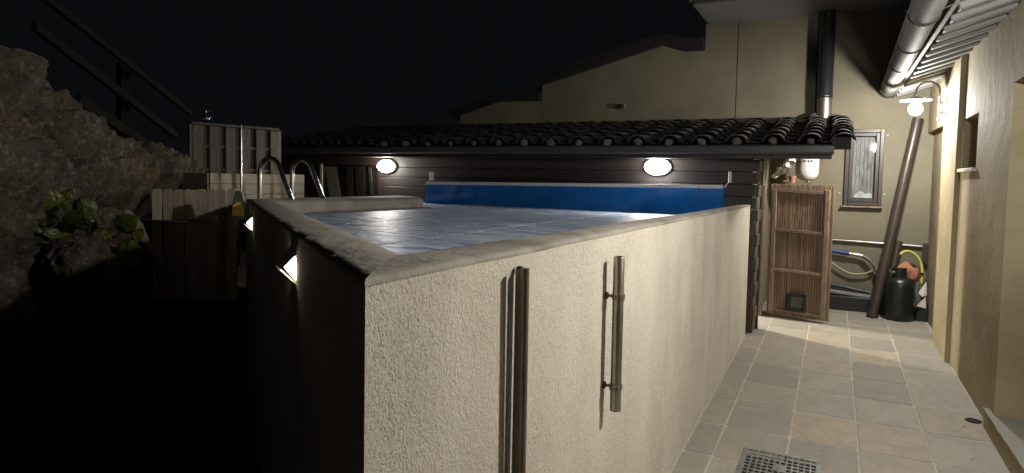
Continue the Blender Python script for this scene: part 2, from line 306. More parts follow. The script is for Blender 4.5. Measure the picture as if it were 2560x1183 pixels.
# ------------------------------------------------------------------ mesh helpers
class MB:
    def __init__(s): s.v = []; s.f = []
    def quad(s, a, b, c, d):
        i = len(s.v); s.v += [Vector(a), Vector(b), Vector(c), Vector(d)]; s.f.append((i, i+1, i+2, i+3)); return s
    def box(s, lo, hi, bev=0.0, mtx=None):
        (x0, y0, z0), (x1, y1, z1) = lo, hi
        if bev <= 0:
            pts = [(x0,y0,z0),(x1,y0,z0),(x1,y1,z0),(x0,y1,z0),(x0,y0,z1),(x1,y0,z1),(x1,y1,z1),(x0,y1,z1)]
            fs = [(0,3,2,1),(4,5,6,7),(0,1,5,4),(1,2,6,5),(2,3,7,6),(3,0,4,7)]
        else:
            b = bev; pts = []
            for z, k in ((z0, b), (z0+b, 0), (z1-b, 0), (z1, b)):
                pts += [(x0+k,y0+b,z),(x0+b,y0+k,z),(x1-b,y0+k,z),(x1-k,y0+b,z),(x1-k,y1-b,z),(x1-b,y1-k,z),(x0+b,y1-k,z),(x0+k,y1-b,z)] if k == 0 else \
                       [(x0+b,y0+b+.3*b,z),(x0+b+.3*b,y0+b,z),(x1-b-.3*b,y0+b,z),(x1-b,y0+b+.3*b,z),(x1-b,y1-b-.3*b,z),(x1-b-.3*b,y1-b,z),(x0+b+.3*b,y1-b,z),(x0+b,y1-b-.3*b,z)]
            fs = [tuple(range(7, -1, -1)), tuple(range(24, 32))]
            for r in range(3):
                for k in range(8): fs.append((r*8+k, r*8+(k+1)%8, (r+1)*8+(k+1)%8, (r+1)*8+k))
        i = len(s.v)
        s.v += [(mtx @ Vector(p)) if mtx else Vector(p) for p in pts]
        s.f += [tuple(k+i for k in f) for f in fs]
        return s
    def bar(s, p, q, wd, th, up=(0, 0, 1), bev=0.003):
        """box from p to q, wd across (perp. to up), th along up"""
        p, q = Vector(p), Vector(q); d = q - p; ln = d.length; d.normalize()
        u = Vector(up); sd = d.cross(u)
        if sd.length < 1e-4: sd = d.cross(Vector((1, 0, 0)))
        sd.normalize(); u = sd.cross(d)
        m = Matrix((( d.x, sd.x, u.x, p.x), (d.y, sd.y, u.y, p.y), (d.z, sd.z, u.z, p.z), (0, 0, 0, 1)))
        return s.box((0, -wd/2, -th/2), (ln, wd/2, th/2), bev, m)
    def tube(s, pts, r, seg=12, caps=True, r_list=None):
        pts = [Vector(p) for p in pts]; n = len(pts); rings = []
        t0 = (pts[1] - pts[0]).normalized()
        a = t0.cross(Vector((0, 0, 1)));
        if a.length < 0.05: a = t0.cross(Vector((1, 0, 0)))
        a.normalize()
        for i, p in enumerate(pts):
            t = (pts[min(i+1, n-1)] - pts[max(i-1, 0)]).normalized()
            a = (a - t * a.dot(t)).normalized(); b = t.cross(a)
            rr = r_list[i] if r_list else r
            base = len(s.v)
            for k in range(seg):
                an = 2*math.pi*k/seg
                s.v.append(p + a*(rr*math.cos(an)) + b*(rr*math.sin(an)))
            rings.append(base)
        for i in range(n-1):
            for k in range(seg):
                s.f.append((rings[i]+k, rings[i]+(k+1)%seg, rings[i+1]+(k+1)%seg, rings[i+1]+k))
        if caps:
            s.f.append(tuple(rings[0]+k for k in range(seg-1, -1, -1))); s.f.append(tuple(rings[-1]+k for k in range(seg)))
        return s
    def lathe(s, prof, c, seg=24, axis='z', scale=(1, 1)):
        """prof: (r, h) pairs, revolved round the axis through c"""
        c = Vector(c); rings = []
        for r, h in prof:
            base = len(s.v); rings.append(base)
            for k in range(seg):
                an = 2*math.pi*k/seg; x, y = r*math.cos(an)*scale[0], r*math.sin(an)*scale[1]
                if axis == 'z': s.v.append(c + Vector((x, y, h)))
                elif axis == 'y': s.v.append(c + Vector((x, h, y)))
                else: s.v.append(c + Vector((h, x, y)))
        for i in range(len(prof)-1):
            for k in range(seg):
                s.f.append((rings[i]+k, rings[i]+(k+1)%seg, rings[i+1]+(k+1)%seg, rings[i+1]+k))
        return s
    def prism(s, poly, d):
        """closed polygon (3d points) extruded by vector d"""
        d = Vector(d); n = len(poly); i = len(s.v)
        s.v += [Vector(p) for p in poly] + [Vector(p) + d for p in poly]
        s.f.append(tuple(range(i+n-1, i-1, -1))); s.f.append(tuple(range(i+n, i+2*n)))
        for k in range(n): s.f.append((i+k, i+(k+1)%n, i+n+(k+1)%n, i+n+k))
        return s
    def grid(s, fn, nu, nv):
        i = len(s.v)
        for a in range(nu+1):
            for b in range(nv+1): s.v.append(Vector(fn(a/nu, b/nv)))
        for a in range(nu):
            for b in range(nv):
                k = i + a*(nv+1) + b; s.f.append((k, k+nv+1, k+nv+2, k+1))
        return s

def wloc(o):
    v = Vector((0, 0, 0))
    while o: v += o.location; o = o.parent
    return v
def mesh_of(mb, name, m, off, smooth=None):
    me = bpy.data.meshes.new(name)
    me.from_pydata([tuple(p - off) for p in mb.v], [], mb.f)
    me.materials.append(m)
    if smooth is not None:
        me.polygons.foreach_set('use_smooth', [True]*len(me.polygons))
        me.set_sharp_from_angle(angle=math.radians(smooth))
    me.update()
    return me
def fix_normals(me):
    import bmesh
    bm = bmesh.new(); bm.from_mesh(me); bmesh.ops.recalc_face_normals(bm, faces=bm.faces); bm.to_mesh(me); bm.free()
def part(name, mb, m, parent, smooth=None, label=None, kind=None, recalc=True):
    off = wloc(parent)
    me = mesh_of(mb, name, m, off, None)
    if recalc: fix_normals(me)
    if smooth is not None:
        me.polygons.foreach_set('use_smooth', [True]*len(me.polygons)); me.set_sharp_from_angle(angle=math.radians(smooth))
    o = bpy.data.objects.new(name, me); col.objects.link(o); o.parent = parent
    if label: o['label'] = label
    if kind: o['kind'] = kind
    return o
def piece(name, me, loc, parent, rot=(0, 0, 0), scale=(1, 1, 1)):
    o = bpy.data.objects.new(name, me); col.objects.link(o); o.parent = parent
    o.location = Vector(loc) - wloc(parent); o.rotation_euler = rot; o.scale = scale
    return o
def thing(name, label, cat, loc=(0, 0, 0), group=None):
    o = bpy.data.objects.new(name, None); col.objects.link(o); o.location = loc
    o.empty_display_size = 0.1
    o['label'] = label; o['category'] = cat
    if group: o['group'] = group
    return o
def single(name, mb, m, label, cat, smooth=None, group=None):
    xs = [p.x for p in mb.v]; ys = [p.y for p in mb.v]; zs = [p.z for p in mb.v]
    off = Vector(((min(xs)+max(xs))/2, (min(ys)+max(ys))/2, min(zs)))
    me = mesh_of(mb, name, m, off, None); fix_normals(me)
    if smooth is not None:
        me.polygons.foreach_set('use_smooth', [True]*len(me.polygons)); me.set_sharp_from_angle(angle=math.radians(smooth))
    o = bpy.data.objects.new(name, me); col.objects.link(o); o.location = off
    o['label'] = label; o['category'] = cat
    if group: o['group'] = group
    return o
def struct(name, mb, m, smooth=None):
    me = mesh_of(mb, name, m, Vector((0, 0, 0)), None); fix_normals(me)
    if smooth is not None:
        me.polygons.foreach_set('use_smooth', [True]*len(me.polygons)); me.set_sharp_from_angle(angle=math.radians(smooth))
    o = bpy.data.objects.new(name, me); col.objects.link(o); o['kind'] = 'structure'
    return o
def copy_tree(o, parent=None):
    c = o.copy(); col.objects.link(c); c.parent = parent
    for ch in o.children: copy_tree(ch, c)
    return c
def arc(c, r, a0, a1, n, ux, uy):
    c, ux, uy = Vector(c), Vector(ux), Vector(uy)
    return [c + ux*(r*math.cos(a0+(a1-a0)*k/n)) + uy*(r*math.sin(a0+(a1-a0)*k/n)) for k in range(n+1)]
def nz(p, s=1.0): return noise.noise(Vector(p)*s)
FS = 0.016
def zf(y): return FS*(y-3.46)          # the walkway falls gently towards the drain

# ================================================================== SETTING
g = MB(); g.quad((-250, -250, -0.12), (250, -250, -0.12), (250, 250, -0.12), (-250, 250, -0.12))
struct('ground', g, M_ground)

# ------------------------------------------------------------------ walkway: grout bed and flagstones
g = MB()
XW = -0.745; XR = 0.965
g.grid(lambda a, b: (-0.80 + a*1.95, -2.5 + b*11.4, zf(-2.5 + b*11.4) - 0.0024 + 0.0009*nz((a*40, b*200, 0))), 60, 300)
walk = struct('walkway', g, M_grout)
cols_x = [-0.742, -0.572, -0.186, 0.190, 0.573, 0.962]
rows_y = [4.293 + 0.505*k for k in range(-13, 9)] + [8.75]
def tile_mesh(wd, ln, sd):
    rnd = random.Random(sd); mb = MB()
    r = 0.018; pts = []
    hw, hl = wd/2 - 0.0075, ln/2 - 0.0085
    for (cx_, cy_, a0) in ((hw-r, hl-r, 0), (-hw+r, hl-r, 90), (-hw+r, -hl+r, 180), (hw-r, -hl+r, 270)):
        jx, jy = rnd.uniform(-.004, .001), rnd.uniform(-.004, .001)
        for k in range(3):
            an = math.radians(a0 + 45*k); pts.append((cx_ + r*math.cos(an) + math.copysign(jx, cx_), cy_ + r*math.sin(an) + math.copysign(jy, cy_)))
    n = len(pts)
    for z, sc_ in ((-0.03, 1.0), (-0.003, 1.0), (0.0, 0.985)):
        for (x, y) in pts: mb.v.append(Vector((x*sc_, y*sc_, z + (rnd.uniform(-.0006, .0006) if z == 0 else 0))))
    for rr in range(2):
        for k in range(n): mb.f.append((rr*n+k, rr*n+(k+1) % n, (rr+1)*n+(k+1) % n, (rr+1)*n+k))
    mb.f.append(tuple(range(2*n, 3*n)))
    return mesh_of(mb, 'tile', M_tile, Vector((0, 0, 0)))
variants = {}
for ci in range(5):
    x0, x1 = cols_x[ci], cols_x[ci+1]
    for ri in range(len(rows_y)-1):
        y0, y1 = rows_y[ri], rows_y[ri+1]
        key = (ci, round(y1-y0, 2), random.randrange(3))
        if key not in variants: variants[key] = tile_mesh(x1-x0, y1-y0, hash(key) & 0xffff)
        cx_, cy_ = (x0+x1)/2, (y0+y1)/2
        if ci in (1, 2) and ri in (12,) : pass
        piece('tile', variants[key], (cx_, cy_ + random.uniform(-.004, .004), zf(cy_) + random.uniform(-.0005, .0008)), walk,
              (FS + random.uniform(-.0012, .0012), random.uniform(-.0012, .0012), random.uniform(-.008, .008)))

# ------------------------------------------------------------------ rock slope, banked earth behind
K = [(-4.4, -2.5, 3.1), (-4.75, -0.4, 2.95), (-5.0, 1.0, 2.8), (-5.113, 1.753, 2.65), (-4.93, 2.28, 2.434), (-5.085, 2.747, 2.205), (-5.206, 3.231, 1.954), (-5.486, 3.859, 1.69), (-5.75, 4.5, 1.5)]
S = [(-2.4, -2.5, 0.75), (-2.7, -0.6, 0.75), (-3.0, 0.3, 0.78), (-3.42, 1.15, 0.82), (-3.77, 1.71, 0.885), (-4.36, 2.30, 0.91), (-4.70, 2.88, 1.01), (-5.20, 3.52, 1.07), (-5.6, 4.2, 1.1)]
def pl(P, t):
    x = t*(len(P)-1); i = min(int(x), len(P)-2); f = x-i
    p0, p1, p2, p3 = [Vector(P[max(0, min(len(P)-1, j))]) for j in (i-1, i, i+1, i+2)]
    return 0.5*((2*p1) + (p2-p0)*f + (2*p0-5*p1+4*p2-p3)*f*f + (3*p1-p0-3*p2+p3)*f**3)
OUT = Vector((-0.93, -0.36, 0)); INN = Vector((0.62, 0.785, 0))
def rock(t, s_):
    a, b = pl(S, t), pl(K, t)
    lowp = a + INN*0.10; lowp.z = -0.2
    back = b + OUT*3.5; back.z = b.z + 0.15
    if s_ < 0.22: p = lowp.lerp(a, s_/0.22)
    elif s_ < 0.82:
        f = (s_-0.22)/0.6; p = a.lerp(b, f) + Vector((0, 0, 1))*0.10*math.sin(f*math.pi)
    else: p = b.lerp(back, (s_-0.82)/0.18)
    nrm = (INN*0.75 + Vector((0, 0, 0.65)))
    w_ = Vector((nz(p, 1.3), nz(p + Vector((9, 1, 4)), 1.3), nz(p + Vector((3, 7, 2)), 1.3)))*0.22
    al = p.dot(Vector((-0.785, 0.619, 0)))
    # tilted beds: long blocks dipping along the bank, split by narrow clefts
    e1 = al*0.76 - p.z*0.65; e2 = p.z*0.76 + al*0.65
    pv = Vector((e1*0.55, e2*2.4, 0.5*p.dot(INN))) + w_*1.3
    dv, _c = noise.voronoi(pv)
    gap = dv[1] - dv[0]
    blk = 0.20*nz(_c[0]*3.7)
    pv2 = Vector((e1*2.2, e2*6.5, 1.2*p.dot(INN))) + w_*2.5
    dv2, _c2 = noise.voronoi(pv2); gap2 = dv2[1] - dv2[0]
    cle = -0.30*max(0, 1 - gap/0.22)**1.2 - 0.07*max(0, 1 - gap2/0.20)
    blk += 0.06*nz(_c2[0]*5.1)
    bed = (e2 + 0.10*nz(p, 1.1) + 0.035*nz(p, 4.0))/0.58
    fb_ = bed % 1.0
    bedd = 0.30*(fb_ if fb_ < 0.90 else (1-fb_)*9.0) - 0.14
    bed2 = (e2 + 0.06*nz(p + Vector((7, 7, 7)), 2.0))/0.125
    f2_ = bed2 % 1.0
    bedd += 0.055*(f2_ if f2_ < 0.85 else (1-f2_)*5.67)*max(0.0, 0.6 + nz(p + Vector((1, 5, 3)), 1.4))
    dv3 = noise.voronoi(p*13.0 + w_*4)[0]
    mask = max(0.0, nz(p + Vector((2, 2, 2)), 1.3) + 0.25)
    rough = -0.14*max(0, 0.5 - dv3[0])*mask
    d = bedd + blk + cle + rough + 0.10*nz(p + w_, 0.9) + 0.03*nz(p + w_, 3.2) + 0.022*nz(p, 8.5) + 0.020*nz(p, 19.0) + 0.014*nz(p, 39.0)
    if s_ > 0.82: d *= max(0.25, 1-(s_-0.82)/0.1)
    return p + nrm*d
g = MB(); g.grid(lambda a, b: rock(a*0.42, b), 90, 120); g.grid(lambda a, b: rock(0.42 + a*0.58, b), 420, 300)
struct('rock_slope', g, M_rock, 35)
g = MB()
g.grid(lambda a, b: (-9.5 + a*(-4.42+9.5), 3.25 + b*5.6, 1.20 + 0.03*nz((a*9, b*9, 3)) + 0.0*a), 40, 40)
struct('upper_terrace', g, M_deckg)

# ================================================================== POOL
pool = thing('swimming_pool', 'raised pool with rough cream rendered walls and a mortar coping', 'pool', (-2.4, 4.0, 0))
Oo = [Vector((-0.745, 6.86, 1.369)), Vector((-0.745, 0.900, 1.412)), Vector((-4.30, 3.70, 1.378)), Vector((-4.42, 5.85, 1.366))]
Io = [Vector((-0.865, 6.86, 1.366)), Vector((-1.005, 1.375, 1.404)), Vector((-4.12, 3.86, 1.372)), Vector((-4.00, 5.80, 1.364))]
g = MB()
outer = [(-0.748, 6.85), (-0.748, 0.905), (-4.295, 3.695), (-4.42, 5.85)]
def wallseg(mb, p, q, zt0, zt1, z0=-0.12):
    mb.quad((p[0], p[1], z0), (q[0], q[1], z0), (q[0], q[1], zt1), (p[0], p[1], zt0))
wallseg(g, outer[0], outer[1], 1.364, 1.407)
wallseg(g, outer[1], outer[2], 1.407, 1.373)
wallseg(g, outer[2], outer[3], 1.37, 1.358)
wallseg(g, outer[3], (-4.42, 6.85), 1.2, 1.2); wallseg(g, (-4.42, 6.85), outer[0], 1.2, 1.2)
part('wall', g, M_stucco, pool)
prof = [(0.004, -0.014), (0.000, -0.005), (0.015, 0.0), (0.12, 0.004), (0.35, 0.006), (0.6, 0.004), (0.82, -0.004), (0.95, -0.018), (1.0, -0.04), (0.99, -0.12), (0.93, -0.40)]
def coping(mb, i, n, capend=False):
    base = len(mb.v); m_ = len(prof)
    for k in range(n+1):
        t = k/n; o_ = Oo[i].lerp(Oo[i+1], t); i_ = Io[i].lerp(Io[i+1], t)
        for j, (f, dz) in enumerate(prof):
            p = o_.lerp(i_, f); p.z += dz
            am = 0.003 if 0 < j < 9 else 0.0015
            p.z += am*nz(p, 2.5) + (0.0016*nz(p, 17.0) + 0.0012*nz(p, 41.0))*(1.0 if j > 2 else 0.3)
            if j < 2: p += Vector((nz(p + Vector((3, 0, 0)), 14.0), nz(p, 14.0), 0))*0.001
            mb.v.append(p)
    for k in range(n):
        for j in range(m_-1):
            a = base + k*m_ + j; mb.f.append((a, a+1, a+1+m_, a+m_))
    if capend: mb.f.append(tuple(base + n*m_ + j for j in range(m_)))
for i, n in ((0, 220), (1, 260), (2, 60)):
    g = MB(); coping(g, i, n, i == 2); part('coping', g, M_coping, pool, 50)

# bubble cover floating on the water
q0, q1, q2, q3 = Vector((-0.93, 1.32, 0)), Vector((-0.80, 6.74, 0)), Vector((-4.62, 6.70, 0)), Vector((-4.18, 3.80, 0))
def cov(a, b):
    p = q0.lerp(q1, b).lerp(q3.lerp(q2, b), a)
    z = 1.262 + 0.005*nz((p.x*1.4, p.y*3.0, 0)) + 0.004*nz((p.x*4, p.y*9, 2)) + 0.0022*nz((p.x*11, p.y*24, 5))
    for sx in (-1.95, -2.95):
        d_ = abs(p.x - sx - 0.03*nz((p.y*2, 1, 0))); z -= 0.010*max(0, 1 - d_/0.02)
    return (p.x, p.y, z)
g = MB(); g.grid(cov, 240, 330)
single('pool_cover', g, M_cover, 'crinkled silvery blue bubble cover floating on the pool water', 'pool cover', 60)

# hanging blue sheet with its roller bar
hs = thing('hanging_pool_sheet', 'plain blue sheet hanging from a white bar at the back of the pool', 'pool sheet', (-2.7, 6.62, 1.26))
A, B = Vector((-4.50, 6.60, 1.508)), Vector((-0.985, 6.62, 1.546))
def sheet(a, b):
    p = A.lerp(B, a); zb = 1.25
    z = p.z + (zb - p.z)*b
    y = p.y - 0.02 - 0.05*b*b + 0.020*math.sin(a*9 + 1)*b + 0.05*nz((a*6, b*1.6, 0))*b + 0.016*nz((a*24, b*1.8, 4)) + 0.008*nz((a*70, b*3, 9))*b
    x = p.x + 0.012*nz((b*3, a*2, 7)) - 0.02*b*(1 if a < 0.5 else -1)*abs(2*a-1)
    return (x, y, z)
g = MB(); g.grid(sheet, 90, 16); part('sheet', g, M_bluesheet, hs, 60)
g = MB(); g.bar(A + Vector((0, -0.028, 0.002)), B + Vector((0, -0.028, 0.002)), 0.012, 0.036); bar_ = part('top_bar', g, M_bar, hs)
g = MB()
for k in range(9):
    p = A.lerp(B, (k+0.4)/9.0) + Vector((0, -0.0345, 0.002)); g.lathe([(0.0, -0.003), (0.006, -0.002), (0.006, 0.002)], p, 8, 'y')
part('screw', g, M_lampm, bar_)
for x_, z_ in ((-4.53, 1.60), (-0.945, 1.65)):
    g = MB()
    g.box((x_-0.012, 6.70, z_-0.06), (x_+0.016, 6.772, z_+0.05), 0.004)
    g.tube([(x_, 6.74, z_-0.05), (x_-0.02, 6.68, z_-0.075), (x_-0.028, 6.63, z_-0.11)], 0.005, 8)
    part('bracket', g, M_bar, hs, 40)

# ladder rails
lad = thing('pool_ladder', 'two bent stainless steel handrails of the pool ladder', 'pool ladder', (-4.35, 4.24, 1.26))
for y_ in (4.06, 4.44):
    pts = [Vector((-4.55, y_, 1.20)), Vector((-4.55, y_, 1.45)), Vector((-4.55, y_, 1.585))]
    pts += arc((-4.425, y_, 1.60), 0.125, math.pi, math.radians(28), 12, (1, 0, 0), (0, 0, 1))
    pts += [Vector((-4.265, y_+0.01, 1.545)), Vector((-4.19, y_+0.02, 1.38)), Vector((-4.135, y_+0.03, 1.235))]
    g = MB(); g.tube(pts, 0.0215, 14); part('rail', g, M_steel, lad, 40)

# ================================================================== POOL SHED
shed = thing('pool_shed', 'low dark timber shed with clay tile roof behind the pool', 'shed', (-3.8, 7.6, 0))
YS = 6.80
g = MB(); g.box((-7.2, YS+0.026, 0), (-0.74, YS+0.05, 2.0)); part('wall_backing', g, M_dark, shed)
nP = 15; ph = 0.1255
pm = MB(); pm.box((0, -0.012, 0.0015), (5.33-0.705, 0.012, ph-0.0015), 0.004)
for k in range(nP):
    z0 = 0.07 + k*ph
    if 1.26 < z0 + ph/2 < 1.74:
        # the boards stop at the shed window
        a = MB(); a.box((-7.2, YS, z0+.0015), (-6.43, YS+0.024, z0+ph-.0015), 0.004); part('plank', a, M_darkwood, shed)
        a = MB(); a.box((-5.43, YS, z0+.0015), (-0.705, YS+0.024, z0+ph-.0015), 0.004); part('plank', a, M_darkwood, shed)
    else:
        a = MB(); a.box((-7.2, YS, z0+.0015), (-0.705, YS+0.024, z0+ph-.0015), 0.004); part('plank', a, M_darkwood, shed)
# shed window: timber frame, boards standing behind the glass
win = MB()
win.box((-6.43, YS-0.012, 1.255), (-6.385, YS+0.03, 1.735), 0.003)
wf = part('window', win, M_planter, shed, label='shed window with a pale left frame and boards behind the glass')
g = MB(); g.box((-6.38, YS+0.022, 1.26), (-5.44, YS+0.0255, 1.73)); part('pane_backing', g, M_darkwood, wf)
for (x0, lean, w_, m_) in ((-6.37, 0.11, 0.20, M_planter), (-5.98, 0.02, 0.11, M_panelwood), (-5.82, 0.03, 0.15, M_panelwood), (-5.6, 0.05, 0.05, M_panelwood)):
    g = MB(); g.bar((x0+w_/2+lean, YS+0.012, 1.262), (x0+w_/2, YS+0.016, 1.725), w_, 0.012, (0, 1, 0), 0.002); part('stored_board', g, m_, wf)
g = MB(); g.box((-6.384, YS-0.004, 1.262), (-5.436, YS-0.001, 1.728)); part('pane', g, M_glass, wf)
# right corner: crossed board ends
for k in range(nP):
    z0 = 0.07 + k*ph
    g = MB(); off = 0.012*(k % 2)
    g.box((-0.735, YS+0.03, z0+.003), (-0.688+off, YS+0.30, z0+ph-.003), 0.004); part('corner_board', g, M_cornerw, shed)
g = MB(); g.box((-0.72, 7.105, 0.05), (-0.665, 7.16, 1.95), 0.006); part('corner_post', g, M_darkwood, shed)
# fascia, gutter and soffit board
g = MB(); g.box((-7.15, 6.56, 1.825), (-0.035, 6.60, 1.895), 0.004); part('eaves_board', g, M_darkwood, shed)
g = MB()
prf = [(6.56, 1.955), (6.50, 1.957), (6.482, 1.94), (6.482, 1.885), (6.50, 1.866), (6.555, 1.866), (6.555, 1.955)]
g.prism([(-7.15, y, z) for y, z in prf], (7.13, 0, 0)); part('gutter', g, M_paintblue, shed, 30)
g = MB(); g.quad((-7.15, 6.60, 1.90), (-0.035, 6.60, 1.90), (-0.035, 8.74, 2.31), (-7.15, 8.74, 2.31))
g.quad((-7.15, 6.60, 1.93), (-0.035, 6.60, 1.93), (-0.035, 8.74, 2.34), (-7.15, 8.74, 2.34))
roof = part('roof', g, M_darkwood, shed, recalc=False)
for x_ in (-0.06, -2.0, -4.0, -6.0):
    g = MB(); g.bar((x_, 6.61, 1.865), (x_, 8.73, 2.272), 0.05, 0.07); part('rafter', g, M_darkwood, shed)
# barrel tiles
slope = math.atan2(2.345-1.955, 8.72-6.55); SL = math.hypot(8.72-6.55, 0.39)
def barrel(r0, r1, ln, inv=False, th=0.013, seg=7):
    mb = MB(); rows = []
    for (t, rad) in ((0, r0), (1, r1)):
        for k in (0, 1):
            base = len(mb.v); rows.append(base)
            for j in range(seg+1):
                an = math.pi*j/seg; rr = rad - k*th
                x, z = rr*math.cos(an), rr*math.sin(an)*0.66
                if inv: z = -z*0.5
                mb.v.append(Vector((x, t*ln, z)))
    n = seg
    for j in range(n):
        mb.f += [(rows[0]+j, rows[0]+j+1, rows[2]+j+1, rows[2]+j), (rows[1]+j, rows[3]+j, rows[3]+j+1, rows[1]+j+1),
                 (rows[0]+j, rows[1]+j, rows[1]+j+1, rows[0]+j+1), (rows[2]+j, rows[2]+j+1, rows[3]+j+1, rows[3]+j)]
    mb.f += [(rows[0], rows[2], rows[3], rows[1]), (rows[0]+n, rows[1]+n, rows[3]+n, rows[2]+n)]
    me = mesh_of(mb, 'roof_tile', M_rooftile, Vector((0, 0, 0))); fix_normals(me)
    me.polygons.foreach_set('use_smooth', [True]*len(me.polygons)); me.set_sharp_from_angle(angle=math.radians(40))
    return me
cover_me = barrel(0.105, 0.080, 0.40); pan_me = barrel(0.075, 0.09, 0.40, True)
xcols = [-0.215 - 0.327*k for k in range(22)]
nr = 7; step = SL/nr
def on_roof(x, s_, dz=0.0): return (x, 6.53 + s_*math.cos(slope), 1.955 + s_*math.sin(slope) + dz)
for ci, x_ in enumerate(xcols + [0.045]):
    for r in range(nr):
        piece('roof_tile', cover_me, on_roof(x_ + random.uniform(-.008, .008), r*step + random.uniform(-.012, .012), 0.035 + random.uniform(-.003, .003)), roof,
              (slope - 0.045 + random.uniform(-.012, .012), random.uniform(-.03, .03), random.uniform(-.03, .03)))
pans = [-0.215 + 0.13] + [x_ - 0.163 for x_ in xcols]
for x_ in pans[:6]:
    for r in range(nr):
        piece('pan_tile', pan_me, on_roof(x_ + random.uniform(-.006, .006), r*step + 0.02, 0.040), roof, (slope - 0.05 + random.uniform(-.01, .01), random.uniform(-.02, .02), random.uniform(-.02, .02)))
g = MB()
for x_ in pans[6:]:
    for r in range(nr):
        mt = Matrix.Translation(on_roof(x_, r*step+0.02, 0.04)) @ Matrix.Rotation(slope-0.05, 4, 'X')
        i0 = len(g.v)
        for v_ in pan_me.vertices: g.v.append(mt @ v_.co)
        for p_ in pan_me.polygons: g.f.append(tuple(i0+k for k in p_.vertices))
part('pan_tile_field', g, M_rooftile, roof, 40, kind='stuff')
g = MB()
p0, p1 = Vector(on_roof(0, 0.03, 0)), Vector(on_roof(0, SL-0.02, 0))
g.prism([(-0.03, p0.y, p0.z-0.05), (-0.03, p1.y, p1.z-0.05), (-0.03, p1.y, p1.z+0.06), (-0.03, p0.y, p0.z+0.06)], (0.145, 0, 0))
part('verge_bedding', g, M_rooftile, roof)
# mortar lumps under the eaves tiles and along the wall
for x_ in xcols[:16]:
    g = MB(); c_ = Vector(on_roof(x_, 0.02, 0.03)); rr = random.uniform(0.035, 0.055)
    g.lathe([(0.001, -rr), (rr*.8, -rr*.5), (rr, 0), (rr*.75, rr*.6), (0.001, rr*.9)], c_, 9)
    for v_ in g.v: v_ += Vector((nz(v_, 22), nz(v_+Vector((4, 4, 4)), 22), nz(v_+Vector((8, 1, 2)), 22)))*0.018
    part('mortar_plug', g, M_mortar, roof, 60)
g = MB(); g.grid(lambda a, b: (-0.36 + a*0.40, 8.52 + b*0.2, 2.40 + 0.05*math.sin(b*math.pi)*math.sin(a*math.pi) + 0.03*nz((a*6, b*4, 1))), 22, 10)
part('mortar_fillet', g, M_mortar, roof, 60)

# flue pipe
fl = thing('flue_pipe', 'tall glossy black flue pipe rising through the tiled shed roof', 'flue', (-0.15, 8.60, 2.3))
g = MB(); g.tube([(-0.152, 8.60, 2.66), (-0.155, 8.60, 3.645)], 0.086, 24); part('pipe', g, M_flue, fl, 40)
g = MB(); g.tube([(-0.15, 8.60, 2.30), (-0.152, 8.60, 2.645)], 0.0835, 24); part('lower_section', g, M_tube, fl, 40, label='shiny grey metal lower section')
for z_ in (2.63, 2.66, 3.50):
    g = MB(); g.lathe([(0.0865, -0.010), (0.0905, -0.006), (0.0905, 0.006), (0.0865, 0.010)], (-0.152, 8.60, z_), 24); part('joint_ring', g, M_flue, fl, 40)

# ================================================================== HOUSE BEHIND
house = thing('rear_house', 'ochre plastered house wall with stepped gables behind the shed', 'house', (-1.5, 8.9, 0))
YH = 8.75
WX0, WX1, WZ0, WZ1 = 0.10, 0.50, 1.345, 2.255     # window opening
g = MB()
g.box((-6.0, YH, -0.1), (WX0, YH+0.3, 2.40)); g.box((WX1, YH, -0.1), (1.6, YH+0.3, 2.40))
g.box((WX0, YH, -0.1), (WX1, YH+0.3, WZ0)); g.box((WX0, YH, WZ1), (WX1, YH+0.3, 2.40))
g.box((-1.185, YH, 2.40), (1.6, YH+0.3, 3.66))
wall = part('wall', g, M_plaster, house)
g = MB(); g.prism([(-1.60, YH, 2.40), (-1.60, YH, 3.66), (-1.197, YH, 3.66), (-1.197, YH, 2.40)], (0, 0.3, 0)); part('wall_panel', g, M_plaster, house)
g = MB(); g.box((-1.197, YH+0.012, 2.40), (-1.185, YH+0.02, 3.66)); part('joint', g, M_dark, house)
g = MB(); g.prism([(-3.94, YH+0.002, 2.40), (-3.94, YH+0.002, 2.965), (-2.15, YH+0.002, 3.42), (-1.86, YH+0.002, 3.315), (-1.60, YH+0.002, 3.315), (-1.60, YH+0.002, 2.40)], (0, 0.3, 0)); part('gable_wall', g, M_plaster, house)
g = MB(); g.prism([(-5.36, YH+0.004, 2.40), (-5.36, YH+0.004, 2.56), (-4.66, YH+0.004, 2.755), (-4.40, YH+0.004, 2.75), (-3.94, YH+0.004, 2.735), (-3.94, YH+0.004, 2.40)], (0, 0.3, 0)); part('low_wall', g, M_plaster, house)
M_darkroof = mat('dark_roof', (0.016, 0.015, 0.014), (0.01, 0.0095, 0.009), 0.9, 6)
def slab(pts, th, y0, y1):
    mb = MB()
    mb.prism([(x, y0, z) for x, z in pts] + [(x, y0, z+th) for x, z in reversed(pts)], (0, y1-y0, 0)); return mb
part('gable_roof', slab([(-4.10, 2.925), (-2.15, 3.421), (-1.86, 3.316), (-1.61, 3.316)], 0.16, YH-0.10, 12.0), M_darkroof, house)
part('low_roof', slab([(-5.5, 2.522), (-4.66, 2.756), (-3.95, 2.736)], 0.12, YH-0.08, 12.0), M_darkroof, house)
g = MB(); g.box((-1.58, 7.76, 3.66), (3.2, 12.0, 3.80), 0.01); part('eaves_soffit', g, M_soffit, house)
g = MB(); g.box((-1.62, 7.72, 3.70), (-1.583, 12.0, 3.86), 0.008); part('verge_board', g, M_soffit, house)
g = MB(); g.prism([(-1.75, 7.7, 3.805), (3.2, 7.7, 3.805), (3.2, 12.2, 4.6), (-1.75, 12.2, 4.6)], (0, 0, 0.12)); part('main_roof', g, M_rooftile, house)
